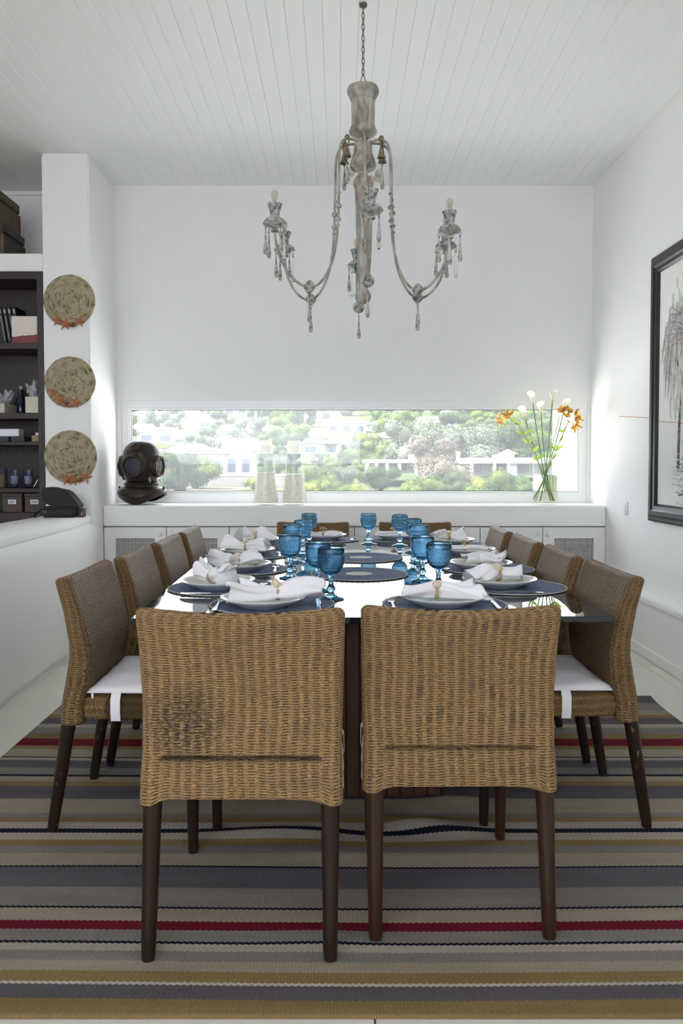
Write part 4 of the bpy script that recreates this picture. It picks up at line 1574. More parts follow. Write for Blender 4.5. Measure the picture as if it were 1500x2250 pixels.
def flowers():
    vx, vy = 1.636, 6.36
    v = thing('glass_vase', 'tall clear glass vase holding lilies on the window ledge', 'vase', (vx, vy, LZ))
    prof = [(0.0, 0.0), (0.094, 0.0), (0.0975, 0.005), (0.0975, 0.425), (0.0965, 0.432), (0.0945, 0.432), (0.0935, 0.425), (0.0935, 0.022), (0.0, 0.020)]
    MB().lathe(prof, 56).build('vase_body', M['vase_glass'], v, angle=50)
    MB().lathe([(0.0, 0.0225), (0.0928, 0.0225), (0.0928, 0.238), (0.0, 0.238)], 48).build('water', M['water'], v, angle=50)
    # callas
    def stem_pts(foot, cross, tip):
        a, b, c = Vector(foot), Vector(cross), Vector(tip)
        return [((1 - t) ** 2) * a + 2 * t * (1 - t) * (b * 1.0) + t * t * c for t in [i / 10 for i in range(11)]]
    def W(px, z, y=0.0):
        return (px, vy + y, LZ + z)
    callas = [(1.528, 1.715, -0.02, 'with a green throat, leaning slightly left'), (1.688, 1.725, 0.01, 'tallest and upright, right of the middle'), (1.605, 1.640, 0.03, 'short and upright in the middle'),
              (1.470, 1.600, -0.01, 'leaning left beside the orange cluster'), (1.790, 1.66, 0.05, 'hidden behind the right orange cluster')]
    for i, (tx, tz, ty, ph) in enumerate(callas):
        foot = (vx + (0.05 if tx < vx else -0.05) * (0.6 + 0.2 * i), vy + 0.02 * (i - 2), LZ + 0.03)
        t = thing('calla_lily', f'white calla lily in the vase, {ph}', 'flower', foot, 0, 'white calla lilies')
        mid = (vx + 0.25 * (tx - vx), vy + 0.005 * i, LZ + 0.27)
        pts = [Vector(p) - Vector(foot) for p in stem_pts(foot, mid, (tx, vy + ty, tz))]
        MB().tube(pts, 0.0048, 8).build('stem', M['stem'], t)
        d = (pts[-1] - pts[-2]).normalized()
        T = Matrix.Translation(pts[-1]) @ d.to_track_quat('Z', 'Y').to_matrix().to_4x4()
        mb = MB()
        nn, kk = 24, 9
        vs, fs = [], []
        for a_ in range(nn):
            an = 2 * PI * a_ / nn
            back = 0.5 - 0.5 * math.cos(an)      # the tall side of the spathe
            for q in range(kk):
                s = q / (kk - 1)
                r = 0.0055 + 0.030 * s ** 1.6 * (0.55 + 0.6 * back)
                z = s * (0.055 + 0.055 * back)
                vs.append((r * math.cos(an) + 0.012 * s * s * -math.cos(an) * back, r * math.sin(an), z))
        for a_ in range(nn):
            b_2 = (a_ + 1) % nn
            for q in range(kk - 1):
                fs.append((a_ * kk + q, b_2 * kk + q, b_2 * kk + q + 1, a_ * kk + q + 1))
        mb.add(vs, fs, 0, T)
        for fi in range(len(mb.mi)):
            if (fi % (kk - 1)) < 2:
                mb.mi[fi] = 1
        mb.build('spathe', [M['calla'], M['calla_base']], t, angle=80)
        MB().tube([T @ Vector((0, 0, 0.01)), T @ Vector((0, 0, 0.055))], [0.0045, 0.003], 6).build('spadix', M['petal_yellow'], t)

    def petal(L, wd, curl):
        vs, fs = [], []
        for i in range(6):
            s = i / 5
            hw = wd * math.sin(PI * (0.12 + 0.86 * s)) ** 0.8
            x = L * s
            z = curl * s * s * L + 0.2 * L * s
            vs += [(x, -hw, z + 0.15 * hw), (x, 0, z), (x, hw, z + 0.15 * hw)]
        for i in range(5):
            q = 3 * i
            fs += [(q, q + 3, q + 4, q + 1), (q + 1, q + 4, q + 5, q + 2)]
        return vs, fs
    def alstro(label, stems, seed):
        rj = random.Random(seed)
        foot = stems[0][0]
        t = thing('alstroemeria_spray', label, 'flower', foot, 0, 'rust and yellow lily sprays')
        F = Vector(foot)
        for (ft, mid, tip, blooms, leaves) in stems:
            pts = [p - F for p in stem_pts(ft, mid, tip)]
            MB().tube(pts, 0.0042, 7).build('stem', M['stem_pale'], t)
            for (bx, bz) in blooms:
                c = Vector((bx, tip[1] + rj.uniform(-0.03, 0.03), bz)) - F
                base = pts[-1]
                MB().tube([base, (base + c) / 2 + Vector((0, 0, -0.006)), c], 0.0022, 5).build('bloom_stalk', M['stem_pale'], t)
                dirv = Vector((c.x - base.x, -0.06, c.z - base.z + 0.03)).normalized()
                T = Matrix.Translation(c) @ dirv.to_track_quat('Z', 'Y').to_matrix().to_4x4()
                fl = MB()
                for q in range(6):
                    vs, fs = petal(0.050 * rj.uniform(0.85, 1.15), 0.0120, rj.uniform(-0.25, 0.25))
                    R_ = Matrix.Rotation(2 * PI * q / 6 + rj.uniform(-0.15, 0.15), 4, 'Z') @ Matrix.Rotation(-rj.uniform(0.1, 0.65), 4, 'Y')
                    fl.add(vs, fs, 0 if q % 2 else 1, T @ R_)
                fl.build('blossom', [M['petal'], M['petal_yellow']], t, angle=80)
            for s, side, ln in leaves:
                p = pts[int(s * 10)]
                vs, fs = petal(ln, 0.011, 0.3)
                R_ = Matrix.Translation(p) @ Matrix.Rotation(0 if side > 0 else PI, 4, 'Z') @ Matrix.Rotation(rj.uniform(-0.9, -0.2), 4, 'Y') @ Matrix.Rotation(rj.uniform(-0.8, 0.8), 4, 'Z') @ Matrix.Rotation(rj.uniform(0.6, 1.4), 4, 'X')
                lf = MB().add(vs, fs, 0, R_)
                lf.build('leaf', M['leaf'], t, angle=80)
    alstro('orange and yellow lily spray leaning left out of the vase', [
        ((vx + 0.06, vy, LZ + 0.03), (vx + 0.0, vy - 0.01, LZ + 0.25), (1.405, vy - 0.05, 1.555), [(1.27, 1.60), (1.315, 1.625), (1.352, 1.632), (1.285, 1.568), (1.335, 1.605)],
         [(0.6, -1, 0.05), (0.6, 1, 0.06), (0.7, -1, 0.05), (0.7, 1, 0.07), (0.8, -1, 0.06), (0.8, 1, 0.08), (0.9, -1, 0.06), (0.9, -1, 0.05), (0.9, 1, 0.08), (1.0, -1, 0.06), (1.0, 1, 0.03)])], 5)
    alstro('dense rust coloured lily spray leaning right out of the vase', [
        ((vx - 0.06, vy + 0.02, LZ + 0.03), (vx + 0.0, vy, LZ + 0.25), (1.800, vy - 0.05, 1.575),
         [(1.775, 1.665), (1.800, 1.655), (1.825, 1.648), (1.850, 1.625), (1.875, 1.600), (1.840, 1.585), (1.790, 1.615), (1.862, 1.555), (1.835, 1.53), (1.755, 1.65)],
         [(0.5, 1, 0.05), (0.6, 1, 0.06), (0.7, -1, 0.06), (0.7, 1, 0.07), (0.8, 1, 0.06), (0.9, 1, 0.05), (0.9, -1, 0.05)]),
        ((vx - 0.04, vy - 0.02, LZ + 0.03), (vx + 0.0, vy, LZ + 0.25), (1.750, vy + 0.03, 1.62), [(1.752, 1.655)], [(0.7, 1, 0.05), (0.6, -1, 0.05)])], 6)


flowers()

# ================================================================== WALL DISCS ON THE PILLAR
def disc_mesh(R):
    n, rings = 96, 14
    P, UV = [], []
    rows = []
    for i in range(rings * 4 + 1):
        q = i / (rings * 4)
        r = max(R * q, 0.0005)
        ph = (i % 4) / 4
        h = 0.006 * math.sqrt(abs(math.sin(PI * ph))) + 0.028 * (1 - q ** 2)
        rows.append((r, h, i / 4))
    rows.append((R, -0.001, rings + 0.0))
    PP = np.zeros((len(rows), n, 3))
    UU = np.zeros((len(rows), n, 2))
    for i, (r, h, rv) in enumerate(rows):
        for j in range(n):
            a = 2 * PI * j / n
            PP[i, j] = (r * math.cos(a), r * math.sin(a), h)
            UU[i, j] = (j / n * max(0.5, 8 * r / R), rv + 0.01)
    me = grid_mesh('coil', PP, UU, closed_u=True)
    me.materials.append(M['straw'])
    return me


for k, (cz, R, lab) in enumerate(((2.440, 0.191, 'top'), (1.846, 0.189, 'middle'), (1.297, 0.196, 'bottom'))):
    t = thing('woven_wall_disc', f'coiled straw disc edged with starfish, {lab} of three on the pillar', 'wall disc', (-1.978 - 0.002 * k, 5.917, cz), 0, 'straw discs on the pillar')
    t.rotation_euler = (PI / 2, 0, 0)
    o = link_mesh('coil', disc_mesh(R), None, t, None, (0, 0, 0.7 * k))
    offs = [[(-0.085, -0.145, 0.045, 0.4), (-0.022, -0.172, 0.050, 0.2), (0.032, -0.178, 0.026, 0.7), (0.082, -0.150, 0.047, 0.1)],
            [(-0.110, -0.070, 0.046, 0.25), (-0.068, -0.130, 0.048, 0.5), (-0.018, -0.160, 0.030, 0.3), (0.045, -0.148, 0.050, 0.0)],
            [(-0.020, -0.160, 0.048, 0.35), (0.026, -0.172, 0.046, 0.15), (0.078, -0.170, 0.028, 0.6), (0.118, -0.150, 0.050, 0.0)]][k]
    for q, (sx, sy, sr, rt) in enumerate(offs):
        starfish_mb(sr * 1.05, rt, 10 * k + q, 0.009).build('starfish', M['starfish_dark'] if q == (2 if k != 2 else 2) else M['starfish'], t, (sx, sy, 0.020))

# ================================================================== BOOKCASE AND WHAT STANDS IN IT
bc = thing('bookcase', 'dark wooden bookcase built in beside the white pillar', 'bookcase', (-2.7, 5.93, 0.0))
MB().rng(0.478, 0.525, 0.0, 0.40, 0.0, 2.652).build('side_panel', M['dark_wood'], bc, smooth=False, bevel=0.002)
MB().rng(-0.9, -0.85, 0.0, 0.40, 0.0, 2.652).build('side_panel', M['dark_wood'], bc, smooth=False, bevel=0.002)
MB().rng(-0.85, 0.478, 0.0, 0.40, 2.602, 2.650).build('top_panel', M['dark_wood'], bc, smooth=False)
MB().rng(-0.85, 0.478, 0.385, 0.40, 0.0, 2.602).build('back_panel', M['dark_wood'], bc, smooth=False)
for z0, z1 in ((2.092, 2.137), (1.579, 1.622), (1.384, 1.410), (1.034, 1.064), (0.804, 0.884), (0.30, 0.34)):
    MB().rng(-0.85, 0.478, 0.004, 0.385, z0, z1).build('shelf', M['dark_wood'], bc, smooth=False, bevel=0.002)

bk_lab = ['thin black book with grey spine print, left edge of the top shelf', 'thin black book with grey spine print, second on the top shelf', 'black book with pale spine square, third on the top shelf',
          'black book with pale spine square beside the painted card', 'black book with plain cover leaning over the others']
for i in range(5):
    x = -2.515 + 0.035 * i
    ang = -0.16 if i < 4 else -0.62
    t = thing('book', bk_lab[i], 'book', (x + (0.05 if i == 4 else 0), 6.04 + (0.06 if i == 4 else 0), 2.1385), 0, 'black books on the top shelf')
    t.rotation_euler = (0, ang, 0)
    hh = 0.285 if i < 4 else 0.27
    MB().rng(0.0, 0.030, 0, 0.20, 0.0, hh).build('cover', M['book'], t, bevel=0.003)
    if i < 4:
        MB().rng(0.008, 0.022, -0.002, 0.0, hh - 0.05, hh - 0.02).rng(0.012, 0.018, -0.002, 0.0, 0.03, hh - 0.07).build('spine_print', M['silver_print'], t, smooth=False)

# painted card
def card_mat():
    m, nt, b = new_mat('painted_card')
    K = Nodes(nt)
    tc = nt.nodes.new('ShaderNodeTexCoord')
    sep = nt.nodes.new('ShaderNodeSeparateXYZ')
    K.L.new(tc.outputs['Object'], sep.inputs[0])
    n = K.noise(tc.outputs['Object'], 14, 4)
    sky = K.ramp(n, [(0.35, (0.70, 0.66, 0.62)), (0.55, (0.70, 0.61, 0.52)), (0.7, (0.72, 0.68, 0.66))])
    edge = K.m('ADD', 0.046, K.m('MULTIPLY', K.m('ADD', K.m('MULTIPLY', sep.outputs[0], 0.10), K.m('MULTIPLY', K.noise(tc.outputs['Object'], 30, 2), 0.02)), 1.0))
    col = K.mix(K.m('LESS_THAN', sep.outputs[2], edge), sky, (0.20, 0.035, 0.035))
    K.L.new(col, b.inputs['Base Color'])
    return m


t = tag(MB().rng(-0.105, 0.105, 0, 0.012, 0, 0.197).build('painted_card', card_mat(), None, (-2.3135, 5.955, 2.1385), smooth=False), 'small square painted card, cream over dark red, propped on the top shelf', 'picture')

# coral pieces and wooden blocks
def coral_mb(seed, h):
    rj = random.Random(seed)
    mb = MB()
    for q in range(11):
        a = rj.uniform(0, 2 * PI)
        r = rj.uniform(0.005, 0.05)
        pts = [Vector((r * 0.4 * math.cos(a), r * 0.4 * math.sin(a), 0))]
        hh = h * rj.uniform(0.55, 1.0)
        for s in range(1, 6):
            pts.append(pts[-1] + Vector((rj.uniform(-0.014, 0.014) + 0.006 * math.cos(a), rj.uniform(-0.01, 0.01) + 0.006 * math.sin(a), hh / 5)))
        mb.tube(pts, [0.016, 0.017, 0.015, 0.016, 0.014, 0.009], 7)
        for s in range(2, 5):
            mb.ball(pts[s] + Vector((rj.uniform(-0.014, 0.014), rj.uniform(-0.014, 0.014), 0)), rj.uniform(0.009, 0.016), 8, 5)
    return mb


sh2 = 1.6225
tag(MB().rng(-0.052, 0.052, -0.052, 0.052, 0, 0.120).build('wooden_block', M['pale_wood'], None, (-2.268, 5.99, sh2), bevel=0.002), 'pale wooden cube under the coral beside the pillar', 'block', 'pale wooden blocks')
tag(coral_mb(1, 0.125).build('coral', M['coral'], None, (-2.268, 5.995, sh2 + 0.1205)), 'grey branching coral on the pale cube beside the pillar', 'coral', 'grey corals')
tag(MB().rng(-0.05, 0.05, -0.05, 0.05, 0, 0.092).build('wooden_block', M['tan_wood'], None, (-2.315, 6.12, sh2), bevel=0.002), 'tan wooden block half hidden behind the pale cube', 'block')
tag(MB().rng(-0.075, 0.075, -0.11, 0.11, 0, 0.072).build('wooden_block', M['pale_wood'], None, (-2.56, 6.08, sh2), (0, 0, -0.02), bevel=0.002), 'long pale wooden block at the left end of the coral shelf', 'block', 'pale wooden blocks')
tag(coral_mb(2, 0.115).build('coral', M['coral'], None, (-2.535, 6.06, sh2 + 0.0725)), 'grey lobed coral on the long pale block', 'coral', 'grey corals')
t = thing('glass_bottle', 'dark blue glass bottle at the back of the coral shelf', 'bottle', (-2.47, 6.24, sh2))
MB().lathe([(0, 0), (0.045, 0), (0.048, 0.01), (0.046, 0.10), (0.02, 0.15), (0.018, 0.20), (0.0, 0.20)], 20).build('bottle_body', mat('dark_blue_glass', (0.008, 0.016, 0.035), 0.08), t)
MB().lathe([(0, 0.20), (0.012, 0.20), (0.012, 0.225), (0, 0.225)], 12).build('cork', M['cork'], t)

sh3 = 1.4105
tag(MB().rng(-0.078, 0.078, -0.05, 0.05, 0, 0.055).build('white_box', M['white_card'], None, (-2.465, 6.03, sh3 + 0.0405), bevel=0.003), 'white card box on the dark slate boxes', 'box')
tag(MB().rng(-0.050, 0.050, -0.06, 0.06, 0, 0.040).build('slate_box', M['slate'], None, (-2.512, 6.035, sh3), bevel=0.003), 'flat dark slate box under the white box, left of two', 'box', 'slate boxes')
tag(MB().rng(-0.050, 0.050, -0.06, 0.06, 0, 0.040).build('slate_box', M['slate'], None, (-2.395, 6.035, sh3), bevel=0.003), 'flat dark slate box under the white box, right of two', 'box', 'slate boxes')
tag(MB().rng(-0.034, 0.034, -0.04, 0.04, 0, 0.048).build('wooden_box', M['tan_wood'], None, (-2.258, 6.02, sh3), bevel=0.002), 'small tan wooden box next to the pillar', 'box')
tag(MB().rng(-0.020, 0.020, -0.02, 0.02, 0, 0.020).build('small_card_box', M['white_card'], None, (-2.248, 6.01, sh3 + 0.0485), bevel=0.002), 'tiny white box on the tan wooden box', 'box')
t = thing('cue_stick', 'thin dark stick leaning across the back of the white box', 'stick', (-2.62, 6.25, sh3))
MB().tube([(0, 0, 0.10), (0.38, 0.02, 0.010)], 0.005, 6).build('shaft', M['tan_wood'], t)

sh4 = 1.0645
for i, (x, y) in enumerate(((-2.463, 6.08), (-2.358, 6.08))):
    t = thing('tumbler', f'clear glass tumbler on the lower shelf, {"beside the amber candle" if i == 0 else "nearer the pillar"}', 'glass', (x, y, sh4), 0, 'clear tumblers')
    MB().lathe([(0, 0), (0.026, 0), (0.028, 0.004), (0.036, 0.135), (0.034, 0.135), (0.026, 0.012), (0, 0.010)], 24).build('tumbler_body', M['tumbler'], t, angle=50)
    MB().lathe([(0.0275, 0.03), (0.0285, 0.032), (0.0325, 0.09), (0.0318, 0.09), (0.0275, 0.03)], 24).build('etched_band', mat('etched_band', (0.33, 0.37, 0.46), 0.4), t)
t = thing('glass_candle', 'amber candle in a glass at the left edge of the lower shelf', 'candle', (-2.556, 6.07, sh4))
MB().lathe([(0, 0), (0.042, 0), (0.042, 0.15), (0.040, 0.15), (0.040, 0.006), (0, 0.006)], 24).build('candle_glass', M['tumbler'], t, angle=50)
MB().lathe([(0, 0.008), (0.039, 0.008), (0.039, 0.10), (0, 0.10)], 24).build('wax', M['amber'], t, angle=50)
t = thing('wine_opener', 'dark handled steel opener leaning beside the tumblers', 'opener', (-2.262, 6.02, sh4))
MB().tube([(0.02, 0.02, 0.12), (0.0, 0, 0.06)], [0.010, 0.008], 8).build('handle', M['black'], t)
MB().tube([(0.0, 0, 0.06), (-0.03, -0.01, 0.006)], [0.008, 0.004], 8).build('shaft', M['steel'], t)

sh5 = 0.8845
for i, x in enumerate((-2.435, -2.268)):
    t = thing('storage_box', f'brown storage box with white label holder, {"left" if i == 0 else "right"} of two', 'box', (x, 6.04, sh5), 0, 'brown storage boxes')
    MB().rng(-0.073, 0.073, -0.08, 0.20, 0, 0.118).build('box_body', M['storage'], t, bevel=0.003)
    MB().rng(-0.077, 0.077, -0.083, 0.203, 0.118, 0.142).build('lid', M['storage'], t, bevel=0.003)
    h_ = empty('label_holder', (0, -0.081, 0.078))
    h_.parent = t
    MB().rng(-0.030, 0.030, -0.004, 0.0, -0.017, 0.017).build('holder_frame', M['white_card'], h_, bevel=0.0015)
    MB().rng(-0.021, 0.021, -0.006, -0.0035, -0.010, 0.010).build('paper_slip', mat('grey_slip', (0.36, 0.38, 0.42), 0.8), h_, smooth=False)

# leather trunks above the bookcase
for i, (x1, x0, z0, h, mm, lab) in enumerate(((-2.468, -3.0, 2.7845, 0.235, M['trunk_dark'], 'dark leather trunk standing on the white shelf under another trunk'),
                                              (-2.505, -3.05, 3.0205, 0.250, M['trunk'], 'brown leather trunk on top of the darker trunk'))):
    t = thing('leather_trunk', lab, 'trunk', ((x0 + x1) / 2, 6.15, z0), 0, 'old leather trunks')
    hw = (x1 - x0) / 2
    MB().rng(-hw, hw, -0.2, 0.2, 0, h * 0.68).build('trunk_body', mm, t, bevel=0.006, seg=2)
    MB().rng(-hw - 0.003, hw + 0.003, -0.203, 0.203, h * 0.69, h).build('lid', mm, t, bevel=0.010, seg=2)
    for sx in (-1, 1):
        for sy in (-1, 1):
            MB().rng(sx * hw - 0.014, sx * hw + 0.006, sy * 0.2 - 0.014, sy * 0.2 + 0.006, 0.004, h * 0.66).build('corner_strip', M['trunk'], t, bevel=0.003)
    MB().rng(-0.04, 0.04, -0.210, -0.203, h * 0.55, h * 0.8).build('clasp', M['brass_dark'], t, bevel=0.002)

# ================================================================== BAG ON THE LEDGE
t = thing('camera_bag', 'black padded camera bag with its lid open on the half wall ledge', 'bag', (-1.985, 5.70, 0.8665), 0.05)
MB().rng(-0.120, 0.125, -0.085, 0.085, 0.0, 0.078).build('bag_base', M['bag'], t, bevel=0.020, seg=3)
lo = [(-0.112, 0.196), (-0.085, 0.214), (-0.05, 0.214), (0.062, 0.188), (0.112, 0.130), (0.152, 0.075), (0.134, 0.060), (-0.047, 0.082), (-0.095, 0.105), (-0.115, 0.150)]
lid = MB().prism([(x, -z) for x, z in lo], -0.075, 0.080, 0, Matrix.Rotation(-PI / 2, 4, 'X'))
lid.build('open_lid', M['bag'], t, bevel=0.012, seg=3)
MB().tube([(-0.12, -0.02, 0.06), (-0.16, -0.02, 0.03), (-0.19, -0.03, 0.008), (-0.15, -0.07, 0.006)], 0.008, 6).build('strap', M['bag'], t)
MB().ball((-0.085, -0.086, 0.04), (0.018, 0.003, 0.018), 14, 6).build('round_badge', M['black'], t)
t = thing('battery_charger', 'small black charger standing beside the camera bag', 'charger', (-1.838, 5.70, 0.8665), -0.1)
MB().rng(-0.02, 0.024, -0.03, 0.03, 0, 0.062).build('charger_body', M['black'], t, bevel=0.004)
MB().rng(0.010, 0.022, -0.032, -0.030, 0.012, 0.035).build('contact_panel', M['tan_wood'], t, smooth=False)

# ================================================================== RIGHT WALL
def picture():
    # plane X = XR, facing -X; local x = along -Y (towards the camera), local z up
    y0, y1, z0, z1 = 3.75, 5.285, 0.872, 2.585
    t = thing('framed_drawing', 'large charcoal palm drawing in a black moulded frame on the right wall', 'picture', (XR - 0.001, (y0 + y1) / 2, z0))
    hw, h = (y1 - y0) / 2, z1 - z0
    # moulding: mitred profile swept round the rectangle
    prof = [(0.0, 0.0), (0.0, 0.022), (0.012, 0.030), (0.030, 0.030), (0.042, 0.040), (0.070, 0.040), (0.082, 0.030), (0.100, 0.026), (0.112, 0.014), (0.118, 0.0)]
    vs, fs = [], []
    k = len(prof)
    for (sy, sz) in ((-1, 0), (1, 0), (1, 1), (-1, 1)):
        for inn, out in prof:
            vs.append((-out, sy * (hw - inn), (inn if sz == 0 else h - inn)))
    for c in range(4):
        d = (c + 1) % 4
        for i in range(k - 1):
            fs.append((c * k + i, c * k + i + 1, d * k + i + 1, d * k + i))
    MB().add(vs, fs).build('frame', M['frame_black'], t, angle=25)
    MB().rng(-0.008, -0.002, -hw + 0.10, hw - 0.10, 0.10, h - 0.10).build('paper', M['paper'], t, smooth=False)
    rj = random.Random(8)
    dr = MB()
    X = -0.0088

    def stroke(y, z, yb, zb, w0, w1, mi):
        a, b = Vector((0, y, z)), Vector((0, yb, zb))
        d = (b - a)
        if d.length < 1e-5:
            return
        n = Vector((0, -d.z, d.y)).normalized()
        vs_ = [a + n * w0, b + n * w1, b - n * w1, a - n * w0]
        xo = X - 0.00002 * (len(dr.f) % 50)
        dr.add([(xo, p.y, p.z) for p in vs_], [(0, 1, 2, 3)], mi)
    # in local coordinates the left edge in view is +y
    cy, zc = 4.80 - (y0 + y1) / 2, 2.02 - z0         # crown
    zf = 1.215 - z0                                 # foot
    for q in range(16):
        s0, s1 = q / 16, (q + 1) / 16
        f = lambda s: cy + 0.03 * s + 0.035 * math.sin(2.0 * s)
        stroke(f(s0), zc - (zc - zf) * s0, f(s1), zc - (zc - zf) * s1, 0.012 + 0.008 * s0, 0.012 + 0.008 * s1, 0)
    for q in range(260):                             # soft wash behind the crown and on the ground
        y, z = cy + rj.gauss(0, 0.10), zc + rj.gauss(-0.05, 0.17)
        stroke(y, z, y + rj.uniform(-0.02, 0.02), z - rj.uniform(0.05, 0.16), 0.009, 0.006, 2)
    for q in range(950):                             # hanging fronds
        a = rj.uniform(-0.4, PI + 0.4)
        L = rj.uniform(0.06, 0.30)
        y, z = cy + rj.uniform(-0.06, 0.06), zc + rj.uniform(-0.06, 0.13)
        y2, z2 = y + L * math.cos(a) * 0.8, z + L * 0.45 * math.sin(a)
        mi = rj.choice((0, 1, 1, 2))
        stroke(y, z, y2, z2, 0.0022, 0.0016, mi)
        stroke(y2, z2, y2 + 0.05 * math.cos(a) + rj.uniform(-0.02, 0.02), z2 - rj.uniform(0.06, 0.34), 0.0024, 0.0010, mi)
    for q in range(240):                             # sea, horizon and shore
        z = rj.uniform(1.19, 1.585) - z0
        y = rj.uniform(-0.5, cy + 0.10)
        stroke(y, z, y + rj.uniform(0.04, 0.22) * (1 if y < cy - 0.2 else 0.3), z + rj.uniform(-0.006, 0.006), 0.0022, 0.0012, rj.choice((1, 2, 2)))
    for q in range(130):
        z = 1.19 - z0 + rj.gauss(-0.05, 0.06)
        y = cy + 0.16 - rj.uniform(0.0, 0.8)
        stroke(y, z, y - rj.uniform(0.04, 0.20), z + rj.uniform(-0.02, 0.03), 0.005, 0.0018, rj.choice((0, 1, 2, 2)))
    for (ya, za, yb, zb) in ((cy + 0.10, 1.585, -0.55, 1.58),):
        stroke(ya, za - z0, yb, zb - z0, 0.006, 0.006, 1)
    o = dr.build('charcoal_strokes', [M['charcoal'], M['wash'], M['wash_pale']], t, smooth=False)
    o['kind'] = 'stuff'
    # red thread of light, modelled as thin tubes across wall and glass
    m = MB()
    m.tube([(-0.0115, hw - 0.118, 0.646), (-0.0115, -hw + 0.12, 0.545)], 0.0013, 5)
    m.tube([(-0.0115, hw - 0.118, 1.085), (-0.0115, 0.3, 1.125), (-0.0115, -0.2, 1.06)], 0.0011, 5)
    m.build('red_line', M['red'], t)


picture()
tag(MB().tube([(XR - 0.0025, 5.93, 1.597), (XR - 0.0025, 5.29, 1.547)], 0.0016, 5).build('red_streak', M['red']), 'thin red thread of light, modelled along the wall to the frame', 'streak')  # red streak of light given shape as a thin tube
t = thing('light_switch', 'white rocker light switch on the right wall above the ledge', 'switch', (XR, 5.757, 0.926))
MB().rng(-0.010, -0.0005, -0.036, 0.036, -0.046, 0.046).build('plate', M['switch'], t, bevel=0.003)
MB().rng(-0.016, -0.010, -0.018, 0.018, -0.026, 0.026).build('rocker', M['switch'], t, bevel=0.002)

# ================================================================== CHANDELIER
def smooth_path(P, n=4):
    out = []
    for i in range(len(P) - 1):
        p0, p1, p2, p3 = (np.array(P[max(0, min(len(P) - 1, i + k))], float) for k in (-1, 0, 1, 2))
        for q in range(n):
            t = q / n
            out.append(tuple(0.5 * ((2 * p1) + (-p0 + p2) * t + (2 * p0 - 5 * p1 + 4 * p2 - p3) * t * t + (-p0 + 3 * p1 - 3 * p2 + p3) * t ** 3)))
    out.append(tuple(P[-1]))
    return out


